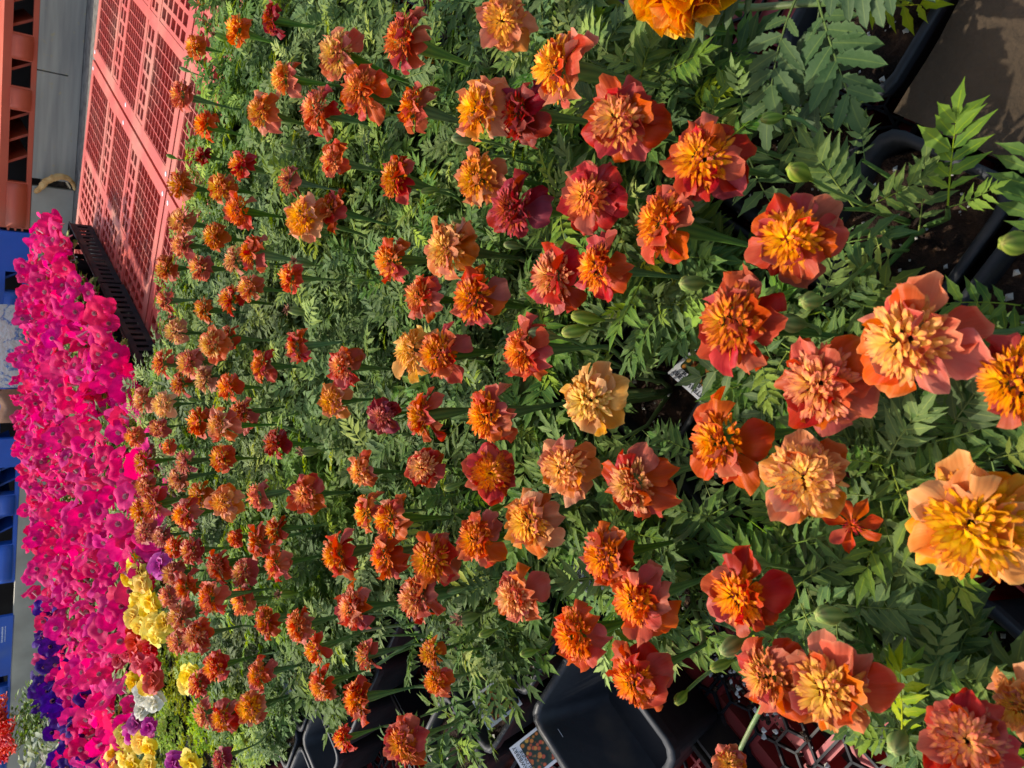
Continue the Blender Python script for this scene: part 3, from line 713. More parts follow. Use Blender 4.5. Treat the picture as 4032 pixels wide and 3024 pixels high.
# printed sack
t = wthing('printed_sack', 'white paper sack printed in blue, standing against the blue pallets', 'sack', 1.53, .02, -.16)
def sack(a, b):
    pass
mb = MB(); nx, ny = 12, 10
def sk_fn(sgn):
    def fn(a, b):
        e = (1 - abs(a * 2 - 1) ** 5) * (1 - abs(b * 2 - 1) ** 5); rx = .5 - (.5 - a) * (1 - .12 * (abs(b * 2 - 1) ** 6))
        return (rx * .50, sgn * (.05 * e + .008 * noise.noise(Vector((a * 6, b * 6, sgn)))), b * .34 + .02 * sin(a * 3)), (a, b, 0)
    return fn
mb.grid(nx, ny, sk_fn(-1)); mb.grid(nx, ny, sk_fn(1)); link('paper_body', mb.mesh('paper_body', M_bag), t)
mb = MB(); mb.grid(10, 2, lambda a, b: ((.02 + a * .46, -.052 - .002 * sin(a * 20), .04 + b * .006), (a, b, 0))); link('stitched_seam', mb.mesh('stitched_seam', M_rope), t)
t = wthing('brown_sack', 'small brown sack beside the printed paper sack at the left edge', 'sack', 2.06, .03, -.12)
mb = MB(); mb.grid(8, 8, lambda a, b: ((.22 * a, -.04 * (1 - (a * 2 - 1) ** 4) * (1 - (b * 2 - 1) ** 4), b * .14 + .01 * sin(a * 9)), (a, b, 0))); mb.grid(8, 8, lambda a, b: ((.22 * a, .04 * (1 - (a * 2 - 1) ** 4) * (1 - (b * 2 - 1) ** 4), b * .14 + .01 * sin(a * 9)), (a, b, 0)))
link('cloth_body', mb.mesh('cloth_body', M_kraft), t)

# ------------------------------------------------------------------ black carrying trays with a mesh floor
PITCH_P = .115; UG, VG = .308, 0.0
TU, TV = 3, 4
def hex_floor(w, d, cell=.021, th=.0012, h=.004):
    mb = MB(); seen = set(); r3 = sqrt(3)
    def seg(p, q):
        k = tuple(sorted(((round(p[0], 4), round(p[1], 4)), (round(q[0], 4), round(q[1], 4)))))
        if k in seen: return
        seen.add(k); P, Q = Vector((*p, 0)), Vector((*q, 0)); dd = (Q - P).normalized(); n = Vector((-dd.y, dd.x, 0)) * th
        b = len(mb.v)
        for z in (.002, .002 + h):
            for c in (P - n, Q - n, Q + n, P + n): mb.vert((c.x, c.y, z))
        for f in ((4, 5, 6, 7), (0, 1, 5, 4), (2, 3, 7, 6)): mb.face([b + i for i in f], 0, False)
    i = 0
    y = cell
    row = 0
    while y < d - cell * .5:
        x = cell + (row % 2) * cell * r3 / 2
        while x < w - cell * .5:
            pts = [(x + cell * cos(radians(60 * k + 30)), y + cell * sin(radians(60 * k + 30))) for k in range(6)]
            for k in range(6): seg(pts[k], pts[(k + 1) % 6])
            if (row + i) % 3 == 0:
                for k in (0, 2, 4): seg((x, y), pts[k])
            x += cell * r3; i += 1
        y += cell * 1.5; row += 1
    for k in range(1, 3): seg((w * k / 3, .004), (w * k / 3, d - .004)); 
    for k in range(1, 4): seg((.004, d * k / 4), (w - .004, d * k / 4))
    return mb
TW, TD = TU * PITCH_P, TV * PITCH_P
FLOOR_ME = hex_floor(TW - .006, TD - .006).mesh('mesh_floor', M_tray)
def rim_mb(w, d, h=.045, th=.0025, lip=.008):
    mb = MB(); prof = [(-.0, .001), (-.0, h), (lip * -.0 + .0, h)]
    rings = []
    def ring(o, z): return [(o, o, z), (w - o, o, z), (w - o, d - o, z), (o, d - o, z)]
    for o, z in ((.005, .001), (.0015, h - .004), (0, h - .003), (0, h), (.004, h + .001), (.0045, h - .004), (.0085, .001)): rings.append(ring(o, z))
    for rg in rings:
        for p in rg: mb.vert(p)
    for i in range(len(rings) - 1):
        for k in range(4): mb.face((i * 4 + k, i * 4 + (k + 1) % 4, (i + 1) * 4 + (k + 1) % 4, (i + 1) * 4 + k), 0, False)
    return mb
RIM_ME = rim_mb(TW - .006, TD - .006).mesh('tray_rim', M_tray)

MARI_BED = [(0.776, 1.434), (0.549, 1.53), (0.384, 1.629), (0.219, 1.806), (0.056, 1.991), (-0.123, 2.209), (-0.425, 2.316), (-0.473, 2.021), (-0.611, 1.62), (-0.727, 1.377), (-0.67, 1.231), (-0.501, 1.115), (-0.382, 1.017), (-0.358, 0.921), (-0.398, 0.887), (-0.513, 0.929), (-0.519, 0.847), (-0.45, 0.67), (-0.322, 0.588), (-0.284, 0.573), (-0.191, 0.437), (-0.26, 0.41), (-0.269, 0.339), (-0.31, 0.316), (-0.244, 0.148), (0.086, 0.141), (0.169, 0.216), (0.231, 0.227), (0.264, 0.232)]
FLOWERS = [
    (-0.0052,0.1238,0.25,0.0521,-22,'R',111), (0.0168,0.1679,0.2657,0.0626,-9,'S',124), (-0.0047,0.2237,0.25,0.0595,-7,'T',104),
    (-0.0583,0.2337,0.25,0.0525,30,'P',90), (-0.0728,0.1416,0.2655,0.0626,-2,'Q',131), (-0.0406,0.292,0.25,0.0593,-22,'O',92),
    (-0.092,0.2277,0.2058,0.034,28,'E',55), (-0.1364,0.2812,0.25,0.0554,3,'R',87), (-0.1789,0.2228,0.2501,0.062,4,'S',108),
    (-0.1828,0.263,0.25,0.0537,-22,'O',87), (-0.1828,0.1502,0.25,0.0459,30,'R',92), (-0.1721,0.1374,0.214,0.0392,-22,'P',76),
    (0.0806,0.2391,0.25,0.057,3,'T',97), (0.0346,0.2727,0.2598,0.0624,-11,'R',101), (0.1425,0.2988,0.25,0.0584,1,'R',90),
    (0.1852,0.3638,0.2566,0.0623,11,'R',87), (0.1079,0.3342,0.25,0.0569,-17,'O',83), (0.1398,0.4043,0.25,0.0576,9,'R',76),
    (0.0856,0.3965,0.25,0.0501,-22,'R',67), (0.0845,0.4452,0.25,0.0608,-16,'R',76), (0.2426,0.4243,0.2572,0.0623,-20,'S',81),
    (0.2255,0.4826,0.25,0.0579,-18,'D',69), (0.2339,0.5114,0.2691,0.0628,-10,'P',74), (0.185,0.5425,0.25,0.058,-4,'P',64),
    (0.147,0.4901,0.25,0.0604,-4,'D',71), (0.3086,0.4977,0.25,0.0492,34,'P',57), (0.3363,0.6296,0.2685,0.0627,-16,'R',64),
    (0.3836,0.7459,0.16,0.0381,50,'O',32), (0.3541,0.7313,0.2867,0.0636,9,'S',60), (0.3112,0.7091,0.2726,0.0629,3,'O',60),
    (0.3402,0.8605,0.2505,0.062,-1,'R',50), (0.4091,0.9552,0.25,0.0578,-9,'S',43), (0.3775,1.0023,0.2636,0.0625,4,'S',46),
    (0.2797,0.6443,0.25,0.0532,-22,'O',53), (0.2178,0.6816,0.25,0.0528,-7,'R',50), (0.2688,0.8219,0.25,0.0546,-11,'O',46),
    (0.2731,0.946,0.25,0.0483,-22,'R',37), (0.2054,0.85,0.2767,0.0631,6,'P',53), (0.2149,0.8336,0.25,0.0551,-16,'R',46),
    (0.5009,0.9912,0.25,0.0532,-16,'D',39), (0.534,1.1172,0.25,0.0548,-3,'O',37), (0.5813,1.3151,0.25,0.0467,10,'O',27),
    (0.5038,1.3408,0.2669,0.0627,-12,'O',37), (0.4374,1.2737,0.25,0.0569,-4,'O',34), (0.406,1.3354,0.2353,0.0397,-17,'D',23),
    (0.3356,1.1183,0.25,0.0548,-10,'R',37), (0.3521,1.3483,0.2707,0.0628,6,'O',37), (0.32,1.2045,0.25,0.0581,10,'S',37),
    (0.2576,1.0811,0.2687,0.0627,15,'O',43), (0.2907,1.3474,0.2703,0.0628,13,'O',37), (0.2502,1.2428,0.25,0.0558,2,'O',34),
    (0.2626,1.4159,0.25,0.0578,16,'R',32), (0.1991,1.1557,0.25,0.0527,0,'O',34), (0.1884,1.0201,0.274,0.063,-16,'R',46),
    (0.208,1.3165,0.25,0.0584,-2,'R',34), (0.2353,1.5206,0.25,0.0612,9,'O',32), (0.1503,1.098,0.25,0.0507,-1,'O',34),
    (0.1428,1.1761,0.25,0.057,3,'R',37), (0.1381,1.3028,0.25,0.0502,4,'O',30), (0.1747,1.5263,0.25,0.0526,-5,'R',27),
    (0.1131,1.463,0.25,0.0593,24,'S',32), (0.0713,1.1782,0.279,0.0632,8,'S',41), (0.0843,1.1867,0.25,0.0466,-6,'O',30),
    (0.054,1.4669,0.2743,0.063,5,'O',34), (0.0492,1.3391,0.266,0.0626,-1,'S',37), (0.0153,1.4431,0.25,0.0587,16,'R',32),
    (0.0209,1.3075,0.25,0.0581,2,'S',34), (0.0077,1.1966,0.25,0.0542,1,'O',34), (0.0354,1.0613,0.25,0.056,-9,'R',39),
    (0.0552,0.9408,0.25,0.0542,-14,'R',41), (0.1466,0.9497,0.25,0.0485,-7,'O',37), (0.1329,0.6953,0.25,0.0535,-2,'O',50),
    (0.1273,0.5814,0.2577,0.0623,-1,'P',67), (0.0895,0.639,0.25,0.0506,-4,'O',50), (0.0795,0.5521,0.25,0.0586,-1,'T',64),
    (0.0362,0.6589,0.25,0.0586,-12,'G',57), (0.0305,0.6066,0.25,0.06,-8,'R',62), (0.0275,0.4847,0.25,0.0542,-16,'T',64),
    (0.0265,0.8085,0.25,0.0566,5,'R',48), (-0.0156,0.8384,0.25,0.0526,19,'P',43), (-0.014,0.4085,0.25,0.0562,7,'G',74),
    (-0.0304,0.7212,0.25,0.0459,19,'D',42), (-0.0301,0.6405,0.25,0.0553,-11,'R',55), (-0.0284,0.5361,0.25,0.0576,-13,'O',64),
    (-0.0809,0.643,0.25,0.0485,17,'R',48), (-0.0773,0.5301,0.25,0.049,50,'R',55), (-0.0669,0.4376,0.25,0.0547,3,'P',69),
    (-0.0743,0.3665,0.25,0.0547,-15,'R',76), (-0.094,0.7735,0.25,0.0471,-1,'S',41), (-0.134,0.9199,0.2519,0.0621,13,'T',48),
    (-0.0726,1.015,0.25,0.0509,0,'D',37), (-0.0131,1.6008,0.2772,0.0631,10,'O',32), (-0.0228,1.5498,0.2528,0.0621,25,'P',32),
    (-0.0687,1.5972,0.25,0.0501,30,'R',25), (-0.0941,1.7885,0.25,0.06,13,'O',27), (-0.0488,1.3238,0.258,0.0623,-1,'R',37),
    (-0.0495,1.1199,0.2897,0.0637,4,'S',43), (-0.0349,1.1434,0.25,0.0593,5,'R',39), (-0.1067,1.2374,0.25,0.0556,15,'S',34),
    (-0.1262,1.4277,0.25,0.0582,8,'R',32), (-0.1029,1.5438,0.2463,0.0399,0,'O',20), (-0.1591,1.4756,0.25,0.0597,1,'R',32),
    (-0.167,1.1654,0.2721,0.0629,28,'P',41), (-0.1525,1.0831,0.25,0.0535,-11,'R',37), (-0.1772,1.3532,0.25,0.0597,10,'O',34),
    (-0.1942,1.2681,0.3,0.0663,-1,'R',41), (-0.1349,1.6015,0.2775,0.0631,10,'R',32), (-0.1927,1.7142,0.25,0.0579,22,'O',27),
    (-0.1968,1.4451,0.3,0.0656,8,'R',37), (-0.2304,1.6145,0.2834,0.0634,4,'R',32), (-0.2867,1.7006,0.2556,0.0622,16,'R',30),
    (-0.2833,1.601,0.25,0.0547,12,'R',27), (-0.2908,1.5169,0.25,0.0524,12,'O',27), (-0.2812,1.4085,0.25,0.0616,4,'R',34),
    (-0.248,1.2946,0.2114,0.0392,1,'O',23), (-0.2206,1.0914,0.25,0.0605,-11,'T',41), (-0.1934,1.023,0.25,0.048,-15,'R',34),
    (-0.2438,1.0296,0.25,0.0579,-6,'O',41), (-0.2755,1.1512,0.25,0.0561,-3,'O',37), (-0.2783,1.2348,0.2625,0.0625,1,'R',39),
    (-0.3037,1.153,0.3,0.0648,1,'T',43), (-0.3208,1.1603,0.25,0.0564,-9,'S',37), (-0.3299,1.0691,0.25,0.0596,-5,'R',41),
    (-0.3433,1.5277,0.25,0.0615,2,'R',32), (-0.3126,1.2784,0.3,0.0667,0,'R',41), (-0.3944,1.5632,0.25,0.0537,4,'R',27),
    (-0.3829,1.3719,0.2824,0.0634,7,'R',37), (-0.3775,1.2246,0.3,0.0644,11,'R',41), (-0.4687,1.509,0.25,0.0608,9,'R',32),
    (-0.5114,1.3885,0.25,0.0569,8,'R',32), (-0.4572,1.2939,0.25,0.0614,5,'R',37), (-0.4158,1.1014,0.25,0.061,7,'T',41),
    (-0.4732,1.1324,0.2537,0.0621,21,'S',41), (-0.5438,1.3253,0.2588,0.0623,0,'R',37), (-0.4956,1.1784,0.279,0.0632,4,'R',41),
    (-0.6027,1.2757,0.25,0.0456,10,'D',27), (-0.1992,0.8368,0.25,0.0608,-7,'O',50), (-0.1396,0.7652,0.25,0.0519,-8,'S',46),
    (-0.1409,0.7113,0.25,0.0543,-11,'O',50), (-0.1851,0.7253,0.25,0.055,-15,'O',50), (-0.1703,0.6305,0.25,0.0592,16,'T',60),
    (-0.2142,0.658,0.25,0.0609,-6,'R',60), (-0.1403,0.5568,0.25,0.0526,12,'O',57), (-0.1154,0.4815,0.25,0.0578,-2,'P',69),
    (-0.1821,0.5024,0.25,0.0534,-7,'S',62), (-0.1316,0.3972,0.25,0.0519,-11,'T',69), (-0.1582,0.3663,0.25,0.0563,-15,'O',78),
    (-0.1973,0.4304,0.25,0.0542,-15,'O',69), (-0.2164,0.3705,0.25,0.0533,-4,'R',74), (-0.2555,0.8024,0.25,0.059,-3,'T',50),
    (-0.3133,0.9597,0.25,0.058,-10,'O',43), (-0.3291,0.9018,0.25,0.0467,-14,'R',37), (-0.3709,0.891,0.25,0.052,-2,'O',41),
    (-0.3015,0.7685,0.25,0.0417,-11,'R',37), (-0.3603,0.7992,0.25,0.0562,-13,'R',48), (-0.4297,0.8569,0.2373,0.0397,-7,'R',32),
    (-0.3746,0.6947,0.25,0.0535,6,'R',50), (-0.284,0.6818,0.2198,0.0393,5,'O',37), (-0.2982,0.6457,0.2384,0.0397,7,'O',39),
    (-0.2998,0.3532,0.16,0.0324,43,'S',41), (0.7768,1.5421,0.16,0.0368,20,'O',18),
]
BUDS = [(0.3791, 0.9154, 0.22, 'n'), (0.6013, 1.4684, 0.22, 'n'), (0.4637, 1.5673, 0.22, 'n'), (0.3097, 0.7499, 0.22, 'n'), (0.3398, 1.0154, 0.22, 'n'), (0.1211, 0.2372, 0.24, 'b'), (0.0647, 0.3169, 0.24, 'b'), (0.0505, 0.4191, 0.24, 'b'), (0.0406, 0.4308, 0.24, 'b'), (0.0406, 0.4692, 0.24, 'b'), (0.0442, 0.2321, 0.24, 'b'), (0.0321, 0.2442, 0.24, 'b'), (-0.1223, 0.2886, 0.22, 's'), (-0.0383, 0.2985, 0.22, 's'), (-0.174, 0.2926, 0.24, 'b'), (-0.1981, 0.3163, 0.22, 'n'), (-0.1389, 0.2257, 0.24, 'b'), (-0.2004, 0.188, 0.24, 'b'), (-0.1165, 0.5632, 0.22, 'n'), (-0.2307, 0.6125, 0.22, 's'), (-0.2388, 0.5828, 0.22, 'n'), (-0.2073, 0.6337, 0.22, 'n'), (-0.231, 0.351, 0.22, 'n'), (0.1723, 0.9722, 0.22, 's'), (0.2139, 0.9696, 0.22, 'n'), (0.1285, 0.8234, 0.22, 'n'), (0.2299, 0.5721, 0.24, 'b'), (0.1605, 0.6107, 0.22, 'n'), (0.1087, 0.9988, 0.22, 's'), (-0.0421, 1.0783, 0.22, 'n'), (-0.0839, 0.9688, 0.22, 's'), (0.1257, 0.5292, 0.22, 'n'), (0.5856, 1.2626, 0.22, 's'), (0.021, 1.705, 0.22, 'n'), (-0.015, 1.4732, 0.22, 'n'), (-0.2948, 1.0595, 0.22, 's'), (-0.1028, 0.6347, 0.22, 'n'), (0.1657, 0.2666, 0.22, 'n'), (0.0613, 0.1262, 0.24, 'b'), (-0.2418, 0.5215, 0.22, 'n'), (0.0284, 1.3773, 0.22, 'n'), (-0.0081, 1.7438, 0.22, 'n'), (-0.0613, 0.3255, 0.22, 'n'), (0.0785, 0.5606, 0.22, 'n'), (0.2037, 0.6627, 0.22, 'n')]
PINK = [(0.726, 3.203), (0.614, 2.632), (0.518, 2.528), (0.328, 2.41), (0.175, 2.094), (0.058, 2.005), (-0.019, 1.874), (-0.149, 1.803), (-0.246, 1.773), (-0.371, 1.869), (-0.53, 1.93), (-0.681, 2.092), (-1.002, 2.184), (-1.305, 2.956), (-1.157, 3.066), (-1.019, 3.32), (-0.803, 3.525), (-0.463, 3.735), (-0.188, 4.025), (0.115, 3.893), (0.473, 3.575)]
PURP = [(-0.682, 3.052), (-0.804, 2.968), (-0.871, 2.823), (-0.969, 2.628), (-1.109, 2.494), (-1.341, 3.083), (-1.26, 3.359), (-1.112, 3.501), (-0.968, 3.499), (-0.715, 3.136)]
PORT = [(-0.404, 2.072), (-0.463, 1.848), (-0.523, 1.663), (-0.559, 1.518), (-0.608, 1.371), (-0.683, 1.309), (-1.151, 2.5), (-0.943, 2.445), (-0.705, 2.251), (-0.548, 2.208)]
MOSS = [(-0.4, 1.942, 'Y'), (-0.43, 1.979, 'Y'), (-0.43, 1.871, 'Y'), (-0.473, 1.916, 'Y'), (-0.47, 1.847, 'Y'), (-0.524, 1.955, 'Y'), (-0.505, 1.776, 'Y'), (-0.547, 1.867, 'Y'), (-0.586, 1.961, 'R'), (-0.578, 1.886, 'R'), (-0.574, 2.026, 'C'), (-0.614, 1.964, 'R'), (-0.609, 1.822, 'R'), (-0.639, 1.876, 'Y'), (-0.654, 1.968, 'R'), (-0.626, 2.125, 'R'), (-0.665, 2.115, 'R'), (-0.712, 2.054, 'Y'), (-0.66, 1.854, 'Y'), (-0.696, 1.905, 'W'), (-0.695, 1.85, 'W'), (-0.74, 1.943, 'W'), (-0.782, 1.972, 'M'), (-0.773, 1.905, 'M'), (-0.826, 2.02, 'M'), (-0.868, 2.127, 'Y'), (-0.861, 2.056, 'Y'), (-0.816, 1.942, 'Y'), (-0.939, 2.21, 'Y'), (-0.988, 2.295, 'Y'), (-0.92, 2.109, 'Y'), (-0.841, 1.864, 'Y'), (-0.441, 1.963, 'Y'), (-0.412, 1.922, 'Y'), (-0.453, 1.897, 'Y'), (-0.457, 1.991, 'Y'), (-0.498, 1.96, 'Y'), (-0.502, 1.878, 'Y'), (-0.521, 1.833, 'Y'), (-0.539, 1.914, 'Y'), (-0.536, 1.797, 'Y'), (-0.894, 2.169, 'Y'), (-0.951, 2.161, 'Y'), (-0.819, 1.985, 'Y'), (-0.81, 1.881, 'Y'), (-0.905, 2.038, 'Y'), (-0.974, 2.24, 'Y'), (-0.591, 2.027, 'R'), (-0.623, 1.914, 'R'), (-0.635, 1.806, 'R'), (-0.587, 1.879, 'R'), (-0.644, 2.079, 'R'), (-0.567, 1.598, 'Y'), (-0.59, 1.615, 'Y'), (-0.741, 1.598, 'Y'), (-0.792, 1.731, 'M'), (-0.371, 1.745, 'M'), (-0.938, 2.159, 'R'), (-0.474, 1.503, 'Y')]
# cells of the pot grid that hold something else than a marigold: (i, j) -> what
EMPTY = {(2, 9), (2, 10), (2, 11), (2, 12)}
BARE = {(-1, 5), (-1, 4), (-2, 5), (-2, 4), (-2, 3), (1, 9), (1, 10), (1, 11), (-3, 5), (-2, 6), (1, 12), (1, 8)}
cells = []
for i in range(-12, 24):
    for j in range(-16, 24):
        u, v = UG + PITCH_P * (i + .5), VG + PITCH_P * (j + .5); p = uv(u, v)
        if (i, j) in EMPTY or (i, j) in BARE: continue
        if in_poly(p.x, p.y, MARI_BED): cells.append((i, j, p))
POMP_CELL = (0, -1)
cells = [c for c in cells if (c[0], c[1]) != POMP_CELL]
# trays
tray_cells = {}
ranked = []
MARKS = [('the small yellow bloom', 885, 758), ('the big pale gold bloom', 1268, 865), ('the small starry bloom', 1840, 1135), ('the big apricot bloom', 2090, 1135), ('the orange pompom', 1495, 10),
         ('the empty black pot', 1250, 1560), ('the grey hearted bloom', 822, 898), ('the bare red pallets', 400, 230), ('the long dark gap', 720, 1600), ('the brown stand-in sheet', 2080, 200), ('the withered brown bloom', 1600, 935),
         ('the moss roses', 330, 1450), ('the black petunia flats', 300, 800), ('the label in bare soil', 1500, 800), ('the leaning peach bloom', 1140, 1128), ('the salmon bloom over mesh', 1785, 1490)]
PMARKS = [('the printed sack', 30, 700), ('the straw rope', 120, 390), ('the moss roses', 290, 1300), ('the violet petunias', 90, 1480), ('the bare red pallets', 200, 560), ('the scarlet spikes', 15, 1580),
          ('the first marigold blooms', 300, 980), ('the blue pallet', 20, 1000), ('the bottom edge', 180, 1659), ('the tray kink', 235, 760), ('the cream moss rose', 320, 1510)]
ORD = ['nearest', 'second nearest', 'third nearest', 'fourth nearest', 'fifth nearest', 'sixth nearest', 'seventh nearest', 'eighth nearest', 'ninth nearest', 'tenth nearest'] + [w + ' nearest' for w in ('eleventh', 'twelfth', 'thirteenth', 'fourteenth', 'fifteenth', 'sixteenth', 'seventeenth', 'eighteenth', 'nineteenth', 'twentieth')]
def rank_labels(rows, marks):
    cls = {}
    for row in rows: cls.setdefault(row[1], []).append(row)
    for desc, rs in cls.items():
        order = {m[0]: sorted(range(len(rs)), key=lambda q: (rs[q][2] - m[1] / 22.12) ** 2 + ((rs[q][3] - m[2] / 16.59) * .75) ** 2) for m in marks}
        for q, row in enumerate(rs):
            best = min(marks, key=lambda m: (order[m[0]].index(q), (row[2] - m[1] / 22.12) ** 2 + ((row[3] - m[2] / 16.59) * .75) ** 2))
            k = order[best[0]].index(q); w = ORD[min(k, 19)]
            row[0]['label'] = '%s, %s %s' % (desc, 'beside' if k == 0 and len(rs) == 1 else (w + ' to'), best[0])
            if k > 19: row[0]['label'] = '%s, far from every landmark' % desc
for i, j, p in cells + [(i, j, None) for i, j in EMPTY | BARE | {POMP_CELL}]:
    tray_cells.setdefault((i // TU, (j - 1) // TV), []).append((i, j))
tray_rows = []
for (a, b), cs in sorted(tray_cells.items()):
    t0 = uv(UG + a * TU * PITCH_P + .003, VG + (b * TV + 1) * PITCH_P + .003, .0)
    c0 = uv(UG + (a * TU + TU / 2) * PITCH_P, VG + (b * TV + 1 + TV / 2) * PITCH_P, .03); pc = pct(c0)
    if pc is None: continue
    x, y = pc
    if -12 < x < 112 and -25 < y < 125:
        where = '%d percent across and %d percent down the photo' % (min(99, max(1, round(x))), min(99, max(1, round(y))))
    else: where = 'just outside the photo\'s corner'
    t = thing('carrying_tray', 'black carrying tray with a mesh floor', 'tray', t0, 'black carrying trays under the marigold pots', A)
    tray_rows.append((t, 'black mesh carrying tray', x, y)); link('tray_rim', RIM_ME, t); stuff(link('mesh_floor', FLOOR_ME, t))

# ------------------------------------------------------------------ marigolds
assign = {k: ([], []) for k in range(len(cells))}
def nearest(x, y):
    return min(range(len(cells)), key=lambda k: (cells[k][2].x - x) ** 2 + (cells[k][2].y - y) ** 2 + .0012 * len(assign[k][0]))
for f in FLOWERS: assign[nearest(f[0], f[1])][0].append(f)
for b in BUDS: assign[nearest(b[0], b[1])][1].append(b)
COLW = {'R': 'rust red', 'O': 'burnt orange', 'T': 'salmon red', 'S': 'salmon', 'P': 'peach', 'Q': 'apricot gold', 'G': 'pale gold', 'D': 'dark red', 'E': 'starry red and cream'}
NUMW = {1: 'one', 2: 'two', 3: 'three', 4: 'four', 5: 'five'}
def branch_mesh(lines, name='stem'):
    mb = MB()
    for l in lines:
        a, b, c = l; mb.tube([a, a.lerp(b, .6), b, c], [.0026, .0022, .0018, .0011], n=5)
    return mb.mesh(name, M_stem)
def bezier(a, b, ta, tb, n=7):
    out = []
    for i in range(n + 1):
        t = i / n; out.append(a * (1 - t) ** 3 + ta * 3 * t * (1 - t) ** 2 + tb * 3 * t * t * (1 - t) + b * t ** 3)
    return out
LAY = [leaf_layout(700 + i, 70) for i in range(6)]; STEM_ME = [branch_mesh(l[1]) for l in LAY]
used_labels = {}
def to_cam(p): return (Vector((0, 0, CAM_H)) - p).normalized()
SOILZ = .012 + POT_H - .018
for k, (i, j, p) in enumerate(cells):
    fl, bd = assign[k]
    if fl: x, y = pct((sum(f[0] for f in fl) / len(fl), sum(f[1] for f in fl) / len(fl), sum(f[2] for f in fl) / len(fl)))
    else:
        pc = pct((p.x, p.y, .20))
        if pc is None: continue
        x, y = pc
    near = p.length < .95
    if (x < -8 or x > 112 or y < -10 or y > 110) and not fl: continue
    cx_, cy_ = min(99, max(1, round(x))), min(99, max(1, round(y)))
    where = '%d percent across and %d percent down the photo' % (cx_, cy_)
    if fl:
        cols = []
        for f in sorted(fl, key=lambda f: -f[3]):
            if COLW[f[5]] not in cols: cols.append(COLW[f[5]])
        desc = 'marigold with %s %s bloom%s' % (NUMW.get(len(fl), 'several'), ' and '.join(cols[:2]) if len(cols) < 3 else 'mixed red', '' if len(fl) == 1 else 's')
    else: desc = 'leafy marigold with buds only' if bd else 'leafy marigold without a bloom'
    lab = desc
    r = random.Random(k * 7 + 1); rz = A + r.uniform(-.05, .05)
    t = thing('potted_marigold', lab, 'marigold', (p.x, p.y, .012), 'potted marigolds in black trays', rz)
    ranked.append((t, desc, x, y))
    inv = (Matrix.Translation((p.x, p.y, .012)) @ Matrix.Rotation(rz, 4, 'Z')).inverted()
    link('pot', POT_ME, t)
    dy = p.length
    link('soil', r.choice(SOIL_ME), t)
    if dy < 1.7: stuff(link('perlite', r.choice(PERL_ME), t, Matrix.Rotation(r.choice((0, pi / 2, pi)), 4, 'Z')))
    # thin plants at the gaps show more of their pots
    thinned = (i, j) in {(0, 6), (1, 6), (0, 7), (3, 10), (0, 2), (-1, 0), (0, 0), (-1, 6), (-2, 0), (-3, 0), (3, 9), (-2, 6), (3, 11), (3, 12), (-1, 2)}
    if near:
        q = r.randrange(len(LAY)); lay, lines = LAY[q]; spin = Matrix.Rotation(r.uniform(0, 6.28), 4, 'Z'); base = Matrix.Translation((0, 0, POT_H - .018)) @ spin
        link('stem', STEM_ME[q], t, base)
        for (lp, a, el, ln, yg) in lay:
            if thinned and r.random() < .8: continue
            ln *= 1.2 if dy < .6 else 1.08
            link('leaf', r.choice(YOUNG_ME if yg else LEAF_ME), t, base @ leaf_M(lp, a, el, ln * (.72 if yg else 1), r), [M_leaf_lime] if r.random() < .03 else None)
    else:
        stuff(link('foliage', r.choice(FAR_FOL), t, Matrix.Translation((0, 0, POT_H - .018)) @ Matrix.Rotation(r.uniform(0, 6.28), 4, 'Z') @ Matrix.Scale(r.uniform(.9, 1.08) * (.7 if thinned else 1), 4)))
    for (fx, fy, fz, D, tilt, col, px) in fl:
        P = Vector((fx, fy, fz)); tc = to_cam(P); hor = Vector((tc.x, tc.y, 0)).normalized(); a = radians(tilt)
        nrm = (Vector((0, 0, 1)) * cos(a) + hor * sin(a)); nrm = (nrm + Vector((r.uniform(-.13, .13), r.uniform(-.13, .13), 0))).normalized()
        P = P - nrm * D * .06
        Mf = inv @ TRS(P, nrm, r.uniform(0, 6.28), D * (1.05 if px >= 50 else .95))
        big = px >= 38
        if big:
            star = col == 'E'
            fo = link('flower', r.choice(CREST_SMALL if star else CREST_ME), t, Mf, [CR[CREST[col]]])
            for ml, az, lift, rad, z, roll in whorls(r, star):
                link('petal', r.choice(ml), fo, petal_M(az, lift, rad, z, roll, r.uniform(.92, 1.06)), [PET[col]])
            link('calyx', CALYX_ME, fo, None)
        else: link('flower', r.choice(FAR_ME), t, Mf, [CR[CREST[col]], PET[col], M_calyx])
        # the stem, from the pot to the foot of the calyx
        foot = inv @ (P - nrm * D * 1.28); root = Vector((foot.x * .25, foot.y * .25, POT_H - .01)); nl = (inv.to_3x3() @ nrm)
        if foot.z < root.z + .02: foot.z = root.z + .02
        pts = bezier(root, foot, root + Vector((foot.x * .2, foot.y * .2, .05)), foot - nl * .02)
        mb = MB(); mb.tube(pts, [.0024 - .0003 * q_ / 7 for q_ in range(7)] + [.030 * D], n=6 if big else 4); link('flower_stem', mb.mesh('flower_stem', M_stem), t)
    for (bx, by, bz, kind) in bd:
        P = Vector((bx, by, bz)); nrm = Vector((r.uniform(-.25, .25), r.uniform(-.3, .2), 1)).normalized(); sz = {'b': .023, 'n': .016, 's': .025}[kind]
        bo = link('bud', BUD_ME, t, inv @ TRS(P, nrm, r.uniform(0, 6), sz))
        if kind == 's': link('withered_petals', TUFT_ME, bo)
        foot = inv @ (P - nrm * sz * .9); root = Vector((foot.x * .3, foot.y * .3, POT_H - .01)); nl = inv.to_3x3() @ nrm
        if foot.z > root.z + .01:
            mb = MB(); mb.tube(bezier(root, foot, root + Vector((0, 0, .05)), foot - nl * .03), .0014, n=5); link('flower_stem', mb.mesh('flower_stem', M_stem), t)

rank_labels(ranked, MARKS); rank_labels(tray_rows, MARKS)
